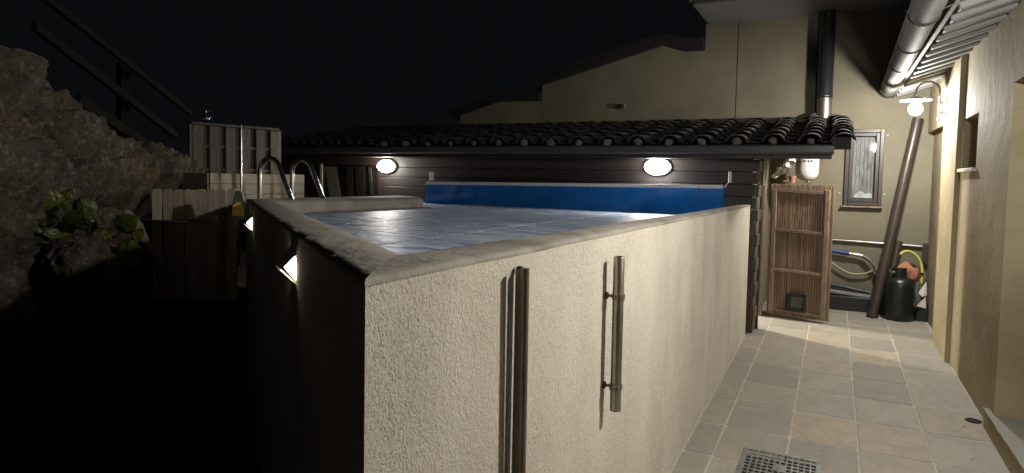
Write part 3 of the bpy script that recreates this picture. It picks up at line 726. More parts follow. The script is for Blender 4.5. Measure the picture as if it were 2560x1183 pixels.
for x_, z_ in ((-2.74, 2.62),):
    g = MB(); g.lathe([(0.0, -0.06), (0.035, -0.06), (0.04, 0.0), (0.04, 0.02)], (x_, YH, z_), 12, 'y'); g.box((x_, YH-0.06, z_-0.03), (x_+0.09, YH, z_+0.03), 0.008)
    part('vent_cap', g, M_lampm, house, 40)
# window
wn = MB()
def frame(mb, x0, x1, z0, z1, t, y0, y1, bev=0.004):
    mb.box((x0, y0, z0), (x0+t, y1, z1), bev); mb.box((x1-t, y0, z0), (x1, y1, z1), bev)
    mb.box((x0+t, y0, z0), (x1-t, y1, z0+t), bev); mb.box((x0+t, y0, z1-t), (x1-t, y1, z1), bev)
frame(wn, WX0, WX1, WZ0, WZ1, 0.042, YH-0.035, YH+0.06)
wn_o = part('window', wn, M_winframe, house, label='narrow dark framed window')
g = MB(); frame(g, WX0+0.044, WX1-0.044, WZ0+0.044, WZ1-0.044, 0.038, YH-0.015, YH+0.045); part('sash', g, M_winframe, wn_o)
g = MB(); g.box((WX0+0.082, YH+0.012, WZ0+0.082), (WX1-0.082, YH+0.016, WZ1-0.082)); part('pane', g, M_glass, wn_o)
for k in range(6):
    x0 = WX0 + 0.075 + k*0.042
    g = MB(); g.box((x0, YH+0.05+0.004*(k % 2), WZ0+0.05), (x0+0.040, YH+0.058+0.004*(k % 2), WZ1-0.05), 0.002); part('blind_slat', g, M_curtain, wn_o)
g = MB(); g.grid(lambda a, b: (WX0+0.11+a*0.19, YH+0.030+0.01*math.sin(a*9), WZ0+0.09 + b*(0.05+0.035*a*(1-a)*4)*(0.55+0.45*abs(math.sin(a*5))) ), 14, 4); part('folded_cloth', g, M_white, wn_o, 60)
g = MB()
for k in range(3): g.box((0.076+k*0.146, YH-0.07, 1.318), (0.076+k*0.146+0.143, YH+0.02, 1.340), 0.004)
part('sill', g, M_gateframe, wn_o)
for p in ((0.53, 2.18), (0.53, 1.49), (0.055, 1.49)):
    g = MB(); g.lathe([(0.0, -0.012), (0.008, -0.010), (0.008, 0.0)], (p[0], YH, p[1]), 8, 'y'); part('wall_hook', g, M_white, house)

# ================================================================== HOUSE WING ON THE RIGHT
wing = thing('house_wing', 'long ochre plastered house wall with grey eaves beside the paved walkway', 'house', (1.2, 4.0, 0))
def wallbox(x0, y0, z0, x1, y1, z1, name='wall'):
    mb = MB(); mb.box((x0, y0, z0), (x1, y1, z1)); return part(name, mb, M_plaster_w, wing)
# main wall from the door jamb to the pilaster, with a small window niche
NY0, NY1, NZ0, NZ1 = 6.03, 6.66, 1.745, 2.17
g = MB()
g.box((XR, 4.97, -0.1), (1.35, NY0, 2.80)); g.box((XR, NY0, -0.1), (1.35, NY1, NZ0)); g.box((XR, NY0, NZ1), (1.35, NY1, 2.80)); g.box((XR, NY1, -0.1), (1.35, 6.70, 2.80))
part('wall', g, M_plaster_w, wing)
g = MB(); g.box((1.16, NY0, NZ0), (1.20, NY1, NZ1)); ni = part('niche_window', g, M_winframe, wing)
g = MB(); g.box((1.150, NY0+0.05, NZ0+0.05), (1.158, NY1-0.05, NZ1-0.05)); part('pane', g, M_black, ni)
for k in range(4):
    g = MB(); y0 = NY0 - 0.03 + k*0.172; g.box((XR-0.03, y0, NZ0-0.028), (XR+0.15, y0+0.168, NZ0+0.001), 0.005); part('sill_brick', g, M_planter, ni)
wallbox(0.925, 6.70, -0.1, 1.35, 7.52, 2.74, 'pilaster')
wallbox(0.99, 7.52, -0.1, 1.35, 8.75, 2.80, 'recessed_wall')
g = MB(); g.box((0.93, 7.525, 2.20), (0.985, 8.745, 2.76)); part('lintel', g, M_plaster_w, wing)
wallbox(XR, -3.0, -0.1, 1.35, 4.0, 2.80)
wallbox(1.22, 4.0, -0.1, 1.35, 4.97, 2.80, 'door_reveal')
g = MB(); g.box((XR, 4.0, 2.25), (1.22, 4.97, 2.80)); part('door_lintel', g, M_plaster_w, wing)
g = MB(); g.box((1.19, 4.06, 0.15), (1.218, 4.91, 2.2), 0.004); dr = part('door', g, M_winframe, wing)
g = MB(); g.tube([(1.17, 4.14, 1.05), (1.13, 4.14, 1.05), (1.13, 4.25, 1.05)], 0.009, 8); part('handle', g, M_steel, dr)
g = MB()
g.grid(lambda a, b: (0.928 + a*0.292 if a > 0 else 0.928 + 0.008*nz((b*9, 2, 1)), 3.95 + b*(5.09-3.95) if True else 0, 0.152 + 0.002*nz((a*5, b*7, 0))), 6, 30)
st = part('step_top', g, M_tile, wing)
g = MB(); g.box((0.936, 3.955, -0.1), (1.219, 5.085, 0.146)); part('step_riser', g, M_plaster_w, wing)
# roof, rafters, fascia, gutter
rs = math.atan2(0.115, 0.365)
def rz(x): return 2.600 + (x-0.60)*math.tan(rs)
g = MB(); g.quad((0.50, -3, rz(0.50)+0.125), (4.5, -3, rz(4.5)+0.125), (4.5, 8.74, rz(4.5)+0.125), (0.50, 8.74, rz(0.50)+0.125))
g.quad((0.50, -3, rz(0.50)+0.16), (4.5, -3, rz(4.5)+0.16), (4.5, 8.74, rz(4.5)+0.16), (0.50, 8.74, rz(0.50)+0.16))
part('soffit_deck', g, M_soffit, wing, recalc=False)
rm = MB(); rm.box((0.0, -0.045, 0.0), (0.80, 0.045, 0.118), 0.006); rme = mesh_of(rm, 'rafter', M_soffit, Vector((0, 0, 0))); fix_normals(rme)
y_ = 4.412 - 0.2925*22
while y_ < 8.6:
    piece('rafter', rme, (0.592, y_ + 0.045, rz(0.592)), wing, (0, -rs, 0)); y_ += 0.2925
g = MB(); g.box((0.545, -3, 2.612), (0.575, 8.73, 2.74), 0.004); part('fascia', g, M_gutter, wing)
ga, gb = Vector((0.335, 0.5, 2.475)), Vector((0.505, 8.70, 2.665))
def gut(a, b):
    p = ga.lerp(gb, b); an = math.pi + a*math.pi*1.12 - 0.06*math.pi
    return (p.x + 0.078*math.cos(an), p.y, p.z + 0.078*math.sin(an) + 0.02)
g = MB(); g.grid(gut, 18, 40)
def gut2(a, b):
    p = ga.lerp(gb, b); an = math.pi + a*math.pi*1.12 - 0.06*math.pi
    return (p.x + 0.074*math.cos(an), p.y, p.z + 0.074*math.sin(an) + 0.02)
g.grid(gut2, 18, 40)
p_ = gb + Vector((0, 0, 0.02)); g.prism([(p_.x + 0.077*math.cos(math.pi + math.pi*k/12), p_.y-0.001, p_.z + 0.077*math.sin(math.pi + math.pi*k/12)) for k in range(13)], (0, 0.003, 0))
gt = part('gutter', g, M_gutter, wing, 40, recalc=False)
g = MB(); g.tube([ga + Vector((-0.078, 0, 0.024)), gb + Vector((-0.078, 0, 0.024))], 0.008, 8); part('gutter_bead', g, M_gutter, gt, 40)
for yy in (3.1, 4.35, 5.35, 6.35, 7.4, 8.3):
    t = (yy-0.5)/8.2; p = ga.lerp(gb, t) + Vector((0, 0, 0.02))
    g = MB(); g.tube([p + Vector((0.081*math.cos(math.pi + math.pi*k/14), 0, 0.081*math.sin(math.pi + math.pi*k/14))) for k in range(-1, 16)], 0.0045, 6)
    g.tube([p + Vector((-0.082, 0, 0.012)), p + Vector((-0.097, 0, 0.02))], 0.006, 6)
    g.tube([p + Vector((0.081, 0, 0.01)), Vector((0.548, p.y, p.z+0.03))], 0.0045, 6)
    part('gutter_bracket', g, M_lampm, gt, 40)

# ================================================================== LAMPS
def wall_lamp(loc, label):
    o = thing('wall_lamp', label, 'lamp', loc, 'gooseneck wall lamps along the house wing')
    X, Y, Z = loc                       # plate centre on the wall
    g = MB(); g.box((X-0.022, Y-0.045, Z-0.075), (X, Y+0.045, Z+0.085), 0.006); part('back_plate', g, M_lampm, o)
    for dz in (-0.045, 0.045):
        g = MB(); g.tube([(X-0.015, Y, Z+dz), (X-0.055, Y, Z+dz)], 0.014, 10); part('bracket', g, M_lampm, o, 40)
    pts = [Vector((X-0.055, Y, Z-0.10)), Vector((X-0.055, Y, Z+0.155))]
    pts += arc((X-0.153, Y, Z+0.155), 0.098, 0, math.pi, 14, (1, 0, 0), (0, 0, 1))[1:]
    pts += [Vector((X-0.251, Y, Z+0.12))]
    g = MB(); g.tube(pts, 0.0105, 10); g.lathe([(0.001, -0.03), (0.013, -0.024), (0.017, -0.008), (0.012, 0.006)], (X-0.055, Y, Z-0.10), 10)
    part('gooseneck', g, M_lampm, o, 40)
    c = Vector((X-0.251, Y, Z))
    g = MB(); g.lathe([(0.0, 0.135), (0.022, 0.135), (0.026, 0.115), (0.05, 0.107), (0.10, 0.094), (0.133, 0.080), (0.136, 0.074), (0.131, 0.076), (0.10, 0.088), (0.05, 0.10), (0.02, 0.104)], c, 32)
    part('shade', g, M_shadem, o, 40)
    g = MB(); g.lathe([(0.018, 0.10), (0.021, 0.06), (0.020, 0.046)], c, 14); part('socket', g, M_white, o, 40)
    r = 0.062
    g = MB(); g.lathe([(0.0005, -r), (r*.38, -r*.92), (r*.70, -r*.71), (r*.92, -r*.38), (r, 0), (r*.97, r*.18), (r*.86, r*.45), (r*.62, r*.75)], c - Vector((0, 0, 0.008)), 20)
    part('bulb', g, M_bulb, o, 60)
    g = MB(); g.lathe([(r*.62, r*.75), (0.026, r*1.0)], c - Vector((0, 0, 0.008)), 20)
    part('bulb_base', g, M_white, o, 60)
    return o
wl = wall_lamp((0.925, 7.42, 2.355), 'lit gooseneck wall lamp on the pilaster below the grey eaves')
w2 = copy_tree(wl); w2.location = (XR, 2.74, 2.355); w2['label'] = 'lit gooseneck wall lamp nearer the camera, past the doorstep'

def oval_lamp(loc, label):
    o = thing('bulkhead_lamp', label, 'lamp', loc, 'oval bulkhead lamps on the shed wall')
    c = Vector(loc)
    g = MB(); g.lathe([(0.0, 0.0), (0.150, 0.0), (0.150, -0.025), (0.140, -0.036), (0.128, -0.038)], c, 32, 'y', (1, 0.62)); part('base', g, M_white, o, 40)
    g = MB(); g.lathe([(0.128, -0.036), (0.126, -0.055), (0.112, -0.078), (0.085, -0.096), (0.045, -0.106), (0.0005, -0.109)], c, 32, 'y', (1, 0.60)); part('diffuser', g, M_oval, o, 60)
    return o
ol = oval_lamp((-5.26, YS, 1.712), 'lit oval bulkhead lamp left of the blue sheet, by the shed window')
orr = copy_tree(ol); orr.location = (-1.69, YS, 1.741); orr['label'] = 'lit oval bulkhead lamp above the right half of the blue sheet'

# wedge lights on the shaded pool wall
U = Vector((-0.785, 0.619, 0)); NN = Vector((-0.619, -0.785, 0)); C0 = Vector((-0.748, 0.905, 0))
U = (Vector((-4.295, 3.695, 0)) - C0).normalized(); NN = Vector((-U.y, U.x, 0));
if NN.y > 0: NN = -NN
def wedge_light(loc, label):
    o = thing('wedge_light', label, 'wall light', loc, 'small wedge lights on the pool wall')
    c = Vector(loc)
    def P(u_, n_, z_): return c + U*u_ + NN*n_ + Vector((0, 0, z_))
    g = MB(); g.prism([P(0, 0.0005, 0.038), P(0, 0.030, 0.003), P(0, 0.030, -0.003), P(0, 0.0005, -0.038)], U*0.12); part('lens', g, M_wedge, o)
    for s_ in (1, -1):
        g = MB(); g.prism([P(-0.02, 0.0005, s_*0.050), P(-0.02, 0.046, s_*0.004), P(-0.02, 0.052, s_*0.004), P(-0.02, 0.0005, s_*0.066)], U*0.16)
        part('hood', g, M_lampm, o)
    return o
p1 = C0 + U*1.06; wz = wedge_light((p1.x, p1.y, 1.283), 'glowing wedge light nearer the pool corner')
p2 = C0 + U*3.60; wz2 = copy_tree(wz); wz2.location = (p2.x, p2.y, 1.243); wz2['label'] = 'small glowing wedge light near the picket fence'

# ================================================================== TUBES ON THE POOL WALL
tb = thing('steel_tube', 'short stainless tube held by two clamps on the pool wall', 'tube', (-0.70, 2.285, 0.73))
g = MB(); g.lathe([(0.0195, 0.735), (0.0205, 0.737), (0.0205, 1.314), (0.0195, 1.316), (0.0165, 1.314), (0.0165, 0.74)], (-0.70, 2.283, 0), 24)
for v_ in g.v: v_.y += (v_.z-1.0)*-0.01
part('tube', g, M_tube, tb, 40)
for z_ in (1.166, 0.826):
    g = MB(); g.lathe([(0.0215, -0.011), (0.0245, -0.010), (0.0245, 0.010), (0.0215, 0.011)], (-0.70, 2.284, z_), 20)
    g.box((-0.704, 2.255, z_-0.009), (-0.694, 2.264, z_+0.009), 0.002)
    g.tube([(-0.724, 2.284, z_), (-0.748, 2.284, z_)], 0.0055, 8); g.lathe([(0.014, -0.004), (0.014, 0.003), (0.006, 0.006)], (-0.744, 2.284, z_), 10, 'x')
    part('clamp', g, M_stake, tb, 40)
sp = thing('brown_pipe', 'long brown pipe standing against the pool wall from the floor', 'pipe', (-0.70, 1.475, -0.03))
g = MB(); g.tube([(-0.708, 1.500, -0.03), (-0.705, 1.484, 1.366)], 0.0115, 18); part('pipe', g, M_stake, sp, 40)
g = MB(); g.box((-0.742, 1.499, -0.03), (-0.712, 1.514, 1.358), 0.004); part('backing_strip', g, M_stake, sp)
g = MB(); g.box((-0.743, 1.503, 1.350), (-0.724, 1.521, 1.366), 0.004); part('end_cap', g, M_black, sp)

# ================================================================== GATE
gate = thing('wooden_gate', 'brown slatted wooden gate with a cat flap under the shed roof', 'gate', (-0.32, 7.75, 0.08))
GX0, GX1, GZ0, GZ1, GY = -0.648, 0.004, 0.095, 1.585, 7.75
ns_ = 25; sw = (GX1-GX0)/ns_
for k in range(ns_):
    g = MB(); dz = random.uniform(-.002, .002)
    g.box((GX0+k*sw+0.0022, GY, GZ0+dz), (GX0+(k+1)*sw-0.0022, GY+0.016, GZ1+dz), 0.002); part('slat', g, M_gatewood, gate)
g = MB(); g.box((GX0+0.004, GY+0.018, GZ0+0.01), (GX1-0.004, GY+0.022, GZ1-0.02)); part('backing', g, M_dark, gate)
for x0 in (GX0+0.025, GX1-0.085):
    g = MB(); g.box((x0, GY-0.034, GZ0+0.02), (x0+0.045, GY-0.001, GZ1-0.055), 0.004); part('stile', g, M_gateframe, gate)
for z_ in (1.505, 1.060, 0.612, 0.155):
    g = MB(); g.bar((GX0+0.071, GY-0.015, z_+0.006), (GX1-0.086, GY-0.015, z_-0.010), 0.028, 0.036); part('rail', g, M_gateframe, gate)
g = MB(); frame(g, -0.43, -0.225, 0.165, 0.375, 0.034, GY-0.045, GY-0.001, 0.008); cf = part('cat_flap', g, M_black, gate, label='black cat flap frame')
g = MB(); g.box((-0.395, GY-0.012, 0.20), (-0.26, GY-0.006, 0.34)); part('flap', g, M_cleaner, cf)
gate.rotation_euler = (0, 0, -0.139); gate.location.y = 7.772
g = MB(); g.box((-0.775, 7.765, 0.06), (-0.695, 7.845, 1.565), 0.006); single('gate_post', g, M_gateframe, 'weathered brown post left of the slatted gate', 'post')
# behind and above the gate
g = MB(); g.box((-0.80, 7.85, 0.0), (-0.735, 8.745, 2.20)); part('inner_wall', g, M_plaster, shed)
sl = thing('shed_lamp', 'bare bulb glowing inside the shed left of the gate post', 'lamp', (-2.2, 7.98, 1.60))
g = MB(); g.lathe([(0.0005, -0.07), (0.03, -0.063), (0.055, -0.04), (0.068, 0.0), (0.06, 0.035), (0.04, 0.06), (0.02, 0.075)], (-2.2, 7.98, 1.52), 18); part('bulb', g, M_shedbulb, sl, 60)
g = MB(); g.tube([(-2.2, 7.98, 1.595), (-2.2, 7.98, 1.66)], 0.02, 12); g.tube([(-2.2, 7.98, 1.66), (-2.2, 7.98, 2.15)], 0.004, 6); part('cord', g, M_black, sl, 40)
tk = thing('expansion_tank', 'white rounded water tank hanging above the gate', 'tank', (-0.30, 8.30, 1.62))
g = MB(); g.lathe([(0.0005, 1.628), (0.05, 1.63), (0.095, 1.655), (0.122, 1.70), (0.126, 1.74), (0.126, 2.10), (0.10, 2.15), (0.0005, 2.16)], (-0.30, 8.30, 0), 28); part('shell', g, M_white, tk, 40)
g = MB(); g.lathe([(0.02, 1.60), (0.03, 1.61), (0.03, 1.632)], (-0.28, 8.30, 0), 12); part('valve', g, M_brass, tk, 40)
g = MB()
for k in range(4): g.box((-0.365+0.035*k, 8.172, 1.84+0.006*(k % 2)), (-0.345+0.035*k, 8.176, 1.868), 0.001)
part('print', g, M_cleaner, tk)
def crumple(mb, amp, s_):
    for v_ in mb.v: v_ += Vector((nz(v_, s_), nz(v_+Vector((5, 2, 9)), s_), nz(v_+Vector((1, 8, 3)), s_)))*amp
    return mb
g = MB(); g.tube([(-0.635 + k*0.024, 8.0, 1.655 + k*0.030) for k in range(11)], 0.05, 20, True, [0.022 + 0.03*min(1, k/3) + (0.004 if k % 2 else 0) for k in range(11)])
crumple(g, 0.026, 24); single('foil_duct', g, M_foil, 'crumpled silver foil duct above the gate', 'duct', 12)
g = MB(); g.lathe([(0.0005, 1.60), (0.034, 1.60), (0.036, 1.66), (0.040, 1.665), (0.040, 1.68), (0.03, 1.68), (0.03, 1.62)], (-0.45, 8.2, 0), 14); g.box((-0.55, 8.18, 1.612), (-0.47, 8.22, 1.625), 0.004)
single('terracotta_pot', g, M_pink, 'small pinkish clay pot behind the top of the gate', 'pot', 40)

# ================================================================== CORNER CLUTTER
zc = 0.083
dp = thing('leaning_downpipe', 'long dark brown downpipe leaning in the corner beside the window', 'pipe', (0.445, 8.38, zc))
g = MB(); g.tube([(0.445, 8.36, zc+0.002), (0.81, 8.60, 2.36)], 0.052, 20); part('pipe', g, M_brownpipe, dp, 40)
g = MB(); g.tube([(0.443, 8.358, zc+0.001), (0.452, 8.364, zc+0.06)], 0.060, 20); part('collar', g, M_brownpipe, dp, 40)
g = MB(); g.tube([(0.565, 8.55, zc+0.005), (0.690, 8.64, 0.95)], 0.042, 18); single('short_brown_pipe', g, M_brownpipe, 'short dark brown pipe leaning behind the gas bottle', 'pipe', 40)
gas = thing('gas_bottle', 'dark green gas bottle standing in the corner', 'gas bottle', (0.70, 8.40, zc))
g = MB(); g.lathe([(0.145, 0.0), (0.150, 0.01), (0.150, 0.03), (0.158, 0.045), (0.160, 0.08), (0.160, 0.38), (0.150, 0.43), (0.115, 0.47), (0.06, 0.485), (0.0005, 0.487)], (0.70, 8.40, zc), 32); part('body', g, M_gas, gas, 40)
g = MB(); g.lathe([(0.07, 0.475), (0.073, 0.50), (0.070, 0.585), (0.062, 0.59), (0.060, 0.50)], (0.695, 8.40, zc), 20); part('collar', g, M_gas, gas, 40)
g = MB(); g.tube([(0.64, 8.36, zc+0.53), (0.60, 8.33, zc+0.52)], 0.022, 12); g.tube([(0.61, 8.335, zc+0.525), (0.585, 8.33, zc+0.56)], 0.012, 8); part('regulator', g, M_lampm, gas, 40)
g = MB(); g.grid(lambda a, b: (0.79 + 0.115*math.sin(b*math.pi)*math.cos(a*2*math.pi)*(1+0.25*nz((a*3, b*3, 0))), 8.46 + 0.08*math.sin(b*math.pi)*math.sin(a*2*math.pi), 0.50 + b*0.22 + 0.03*nz((a*4, b*4, 2))), 28, 16)
crumple(g, 0.05, 11); single('orange_cloth', g, M_orange, 'crumpled orange cloth behind the gas bottle', 'cloth', 60)
def spline(pts, n=10):
    out = []
    for i in range(len(pts)-1):
        for k in range(n):
            x = (i + k/n)/(len(pts)-1); out.append(pl(pts, x))
    out.append(Vector(pts[-1])); return out
g = MB(); g.tube(spline([(0.70, 8.56, 0.80), (0.76, 8.60, 0.84), (0.84, 8.62, 0.82), (0.91, 8.62, 0.73), (0.93, 8.60, 0.60), (0.92, 8.56, 0.40)]), 0.014, 10); single('yellow_hose', g, M_yellow, 'yellow hose curving down behind the gas bottle', 'hose', 60)
hz = thing('joined_hose', 'grey and beige hose with a blue sleeve looping along the back wall', 'hose', (0.2, 8.66, 0.5))
g = MB(); g.tube([(-0.03, 8.68, 0.79), (0.19, 8.68, 0.765)], 0.026, 14); part('blue_sleeve', g, M_bluepart, hz, 40)
g = MB(); g.tube([(0.19, 8.68, 0.765), (0.23, 8.68, 0.76)], 0.018, 12); g.tube([(0.235, 8.68, 0.76), (0.29, 8.68, 0.755)], 0.023, 8); g.tube([(0.29, 8.68, 0.755), (0.335, 8.68, 0.745)], 0.018, 12); part('coupling', g, M_brass, hz, 40)
g = MB(); g.tube(spline([(0.33, 8.68, 0.747), (0.41, 8.66, 0.70), (0.475, 8.65, 0.62), (0.50, 8.64, 0.55)]), 0.024, 12); part('grey_section', g, M_greyhose, hz, 60)
g = MB(); g.tube(spline([(-0.02, 8.69, 0.66), (0.08, 8.69, 0.585), (0.20, 8.69, 0.525), (0.33, 8.69, 0.525), (0.44, 8.68, 0.575), (0.50, 8.66, 0.63)]), 0.012, 10); part('beige_section', g, M_beigehose, hz, 60)
g = MB(); g.tube([(-0.05, 8.72, 0.918), (0.93, 8.72, 0.893)], 0.017, 12)
for x_ in (0.3, 0.9): g.tube([(x_, 8.72, 0.905), (x_, 8.755, 0.905)], 0.01, 8)
single('wall_pipe', g, M_tube, 'thin grey pipe running level along the back wall', 'pipe', 40)
tr = thing('black_duct', 'black trunking with a ribbed silver pipe on it at the foot of the back wall', 'duct', (0.2, 8.66, zc))
g = MB(); g.box((-0.05, 8.60, zc), (0.44, 8.735, zc+0.17), 0.01); part('trunking', g, M_black, tr)
pp = [(-0.05 + 0.02*k, 8.66, 0.296 - 0.0008*k*2) for k in range(25)]
g = MB(); g.tube(pp, 0.03, 14, True, [0.032 if k % 2 else 0.027 for k in range(25)]); part('ribbed_pipe', g, M_gutter, tr, 40)
g = MB(); g.tube(spline([(-0.05, 8.70, 0.37), (0.1, 8.70, 0.36), (0.25, 8.70, 0.335), (0.42, 8.70, 0.31)]), 0.022, 10); part('cable', g, M_black, tr, 60)
g = MB(); g.prism([(0.935, 8.72, 0.93), (0.992, 8.72, 0.93), (0.992, 8.72, 0.70), (0.97, 8.72, 0.68), (0.93, 8.72, 0.74)], (0, -0.03, 0)); single('wall_bracket', g, M_brownpipe, 'small brown board fixed in the corner above the gas bottle', 'bracket')
pb = thing('paper_box', 'white torn paper bag wedged beside the gas bottle', 'bag', (0.92, 8.42, zc))
g = MB(); g.prism([(0.885, 8.38, 0.40), (0.955, 8.40, 0.52), (0.965, 8.40, 0.38), (0.92, 8.38, 0.36)], (0.0, 0.05, 0)); part('upper_flap', g, M_white, pb)
g = MB(); g.prism([(0.875, 8.37, 0.25), (0.955, 8.40, 0.36), (0.965, 8.40, 0.23)], (0.0, 0.05, 0)); part('lower_flap', g, M_white, pb)
g = MB(); g.prism([(0.87, 8.40, zc), (0.985, 8.40, zc), (0.985, 8.40, 0.27), (0.89, 8.40, 0.20)], (0.0, 0.12, 0)); part('bag_body', g, M_black, pb)

# ================================================================== DRAINS AND LITTER
dg = thing('drain_grate', 'rectangular cast iron drain grate with slots in the paving', 'drain grate', (-0.205, 3.83, zf(3.83)))
DX0, DX1, DY0, DY1 = -0.42, 0.0, 3.55, 4.0
def zz(y): return zf(y) + 0.004
g = MB()
for (x0, y0, x1, y1) in ((DX0, DY0, DX1, DY0+0.025), (DX0, DY1-0.025, DX1, DY1), (DX0, DY0+0.025, DX0+0.025, DY1-0.025), (DX1-0.025, DY0+0.025, DX1, DY1-0.025)):
    g.box((x0, y0, zz((y0+y1)/2)-0.006), (x1, y1, zz((y0+y1)/2)+0.005), 0.002)
part('frame', g, M_iron, dg)
g = MB(); g.box((DX0+0.02, DY0+0.02, zz(3.78)-0.004), (DX1-0.02, DY1-0.02, zz(3.78)-0.002)); part('slot_shade', g, M_dark, dg)  # flat plate above the paving, painted black as the shade inside the slots
nc, nrw = 12, 9
pxs, pys = (DX1-DX0-0.05)/nc, (DY1-DY0-0.05)/nrw
g = MB()
for k in range(nc+1):
    x = DX0+0.025+k*pxs; g.box((x-0.0048, DY0+0.024, zz(3.78)-0.002), (x+0.0048, DY1-0.024, zz(3.78)+0.006), 0.002)
part('long_bars', g, M_iron, dg)
for k in range(1, nrw):
    y = DY0+0.025+k*pys
    g = MB(); g.box((DX0+0.024, y-0.006, zz(3.78)-0.0015), (DX1-0.024, y+0.006, zz(3.78)+0.0052), 0.002); part('cross_bar', g, M_iron, dg)
for (i, j) in ((5, 4), (6, 4), (5, 5), (6, 5), (0, 7), (11, 1)):
    g = MB(); x, y = DX0+0.025+(i+.5)*pxs, DY0+0.025+(j+.5)*pys; g.box((x-pxs/2, y-pys/2, zz(3.78)-0.001), (x+pxs/2, y+pys/2, zz(3.78)+0.0045)); part('blank', g, M_iron, dg)
g = MB(); c_ = (0.895, 5.17, zf(5.17)+0.003); g.lathe([(0.0005, 0.0), (0.036, 0.0), (0.038, 0.004), (0.046, 0.003), (0.047, -0.004)], c_, 20); single('floor_drain_hole', g, M_dark, 'small round dark drain hole beside the doorstep', 'drain', 40)
for (x, y, where) in ((-0.05, 7.9, 'right of the gate foot'), (0.35, 8.0, 'in front of the leaning downpipe'), (0.62, 8.05, 'in front of the gas bottle'), (0.82, 5.02, 'beside the round drain hole'),
                      (0.0, 4.15, 'just past the drain grate'), (-0.62, 5.05, 'close to the pool wall'), (0.2, 6.0, 'in the middle of the walkway'), (0.78, 4.45, 'beside the doorstep')):
    g = MB(); s_ = random.uniform(0.008, 0.016); a = random.random()*6.28
    g.grid(lambda u_, v_: (x + s_*2*(u_-.5)*math.cos(a) - s_*(v_-.5)*(1-abs(2*u_-1))*math.sin(a), y + s_*2*(u_-.5)*math.sin(a) + s_*(v_-.5)*(1-abs(2*u_-1))*math.cos(a), zf(y) + 0.004 + 0.006*math.sin(u_*3.14)), 4, 2)
    single('dead_leaf', g, M_deadleaf, 'tiny dry leaf crumb on the paving ' + where, 'leaf', None, 'leaf crumbs on the paving')

# ================================================================== LEFT SIDE: FENCES, PLANTER, SHOWER
pf = thing('picket_fence', 'short fence of round topped grey pickets at the end of the pool wall', 'fence', (-4.6, 3.5, 0.6))
fa, fb = Vector((-4.985, 3.36, 0)), Vector((-4.093, 3.809, 0))
dirf = (fb-fa); Lf = dirf.length; dirf.normalize(); nf = Vector((dirf.y, -dirf.x, 0))
tp = [(0.0, 1.447), (0.0913, 1.446), (0.178, 1.449), (0.267, 1.45), (0.313, 1.446), (0.36, 1.452), (0.4456, 1.455), (0.527, 1.459), (0.615, 1.462)]
pw = 0.0745
for k, (o_, zt) in enumerate(tp):
    wd = pw if k not in (3, 4) else 0.043
    g = MB(); b0 = fa + dirf*o_ + nf*0.0
    prof_ = [(0, 0.55), (wd, 0.55), (wd, zt-0.028), (wd*0.93, zt-0.010), (wd*0.80, zt), (wd*0.20, zt), (wd*0.07, zt-0.010), (0, zt-0.028)]
    g.prism([b0 + dirf*x + Vector((0, 0, z)) for x, z in prof_], nf*0.018); part('picket', g, M_fencewood, pf)
for z_ in (0.85, 1.27):
    g = MB(); g.bar(fa - nf*0.014 + Vector((0, 0, z_)), fa + dirf*0.69 - nf*0.014 + Vector((0, 0, z_)), 0.024, 0.06); part('rail', g, M_fencewood, pf)

fp = thing('fence_panel', 'tall weathered board fence panel behind the shower', 'fence', (-6.2, 5.2, 1.2))
ta, tb_ = Vector((-6.30, 4.70, 0)), Vector((-6.10, 5.70, 0)); dd = (tb_-ta).normalized(); nd = Vector((dd.y, -dd.x, 0))
if nd.x < 0: nd = -nd
nb = 11
for k in range(nb):
    t = k*(1.02/nb); front = (k % 2 == 0)
    b0 = ta + dd*t + nd*(0.018 if front else -0.024)
    g = MB(); wd = 0.112 if front else 0.085
    g.bar(b0 + dd*(wd/2) + Vector((0, 0, 1.18)), b0 + dd*(wd/2) + Vector((0, 0, 2.105)), wd, 0.016, nd); part('board', g, M_panelwood, fp)
for z_ in (1.62, 1.88):
    g = MB(); g.bar(ta - nd*0.003 + Vector((0, 0, z_)), tb_ - nd*0.003 + Vector((0, 0, z_)), 0.024, 0.035); part('rail', g, M_panelwood, fp)
g = MB(); g.bar(ta - dd*0.02 + Vector((0, 0, 2.125)), tb_ + dd*0.02 + Vector((0, 0, 2.125)), 0.08, 0.028); part('cap', g, M_panelwood, fp)
for p in (ta - dd*0.02, tb_ + dd*0.03):
    g = MB(); g.box((p.x-0.022, p.y-0.022, 1.16), (p.x+0.022, p.y+0.022, 2.11), 0.003); part('post', g, M_panelwood, fp)

pn = thing('timber_planter', 'low pale timber planter box beside the pool ladder', 'planter', (-5.1, 4.4, 1.2))
pa, pb_ = Vector((-5.06, 3.95, 0)), Vector((-4.90, 4.94, 0)); de = (pb_-pa).normalized(); ne = Vector((de.y, -de.x, 0))
if ne.x < 0: ne = -ne
for k in range(4):
    z0 = 1.195 + k*0.098
    g = MB(); g.bar(pa + Vector((0, 0, z0+0.048)), pb_ + Vector((0, 0, z0+0.048)), 0.025, 0.094); part('board', g, M_planter, pn)
    g = MB(); g.bar(pa - ne*0.45 + Vector((0, 0, z0+0.048)), pa - ne*0.014 + Vector((0, 0, z0+0.048)), 0.024, 0.094); part('end_board', g, M_planter, pn)
    g = MB(); g.bar(pb_ - ne*0.45 + Vector((0, 0, z0+0.048)), pb_ - ne*0.014 + Vector((0, 0, z0+0.048)), 0.024, 0.094); part('end_board', g, M_planter, pn)
g = MB(); g.quad(pa - ne*0.02 + Vector((0, 0, 1.52)), pb_ - ne*0.02 + Vector((0, 0, 1.52)), pb_ - ne*0.45 + Vector((0, 0, 1.52)), pa - ne*0.45 + Vector((0, 0, 1.52))); part('soil', g, M_ground, pn)

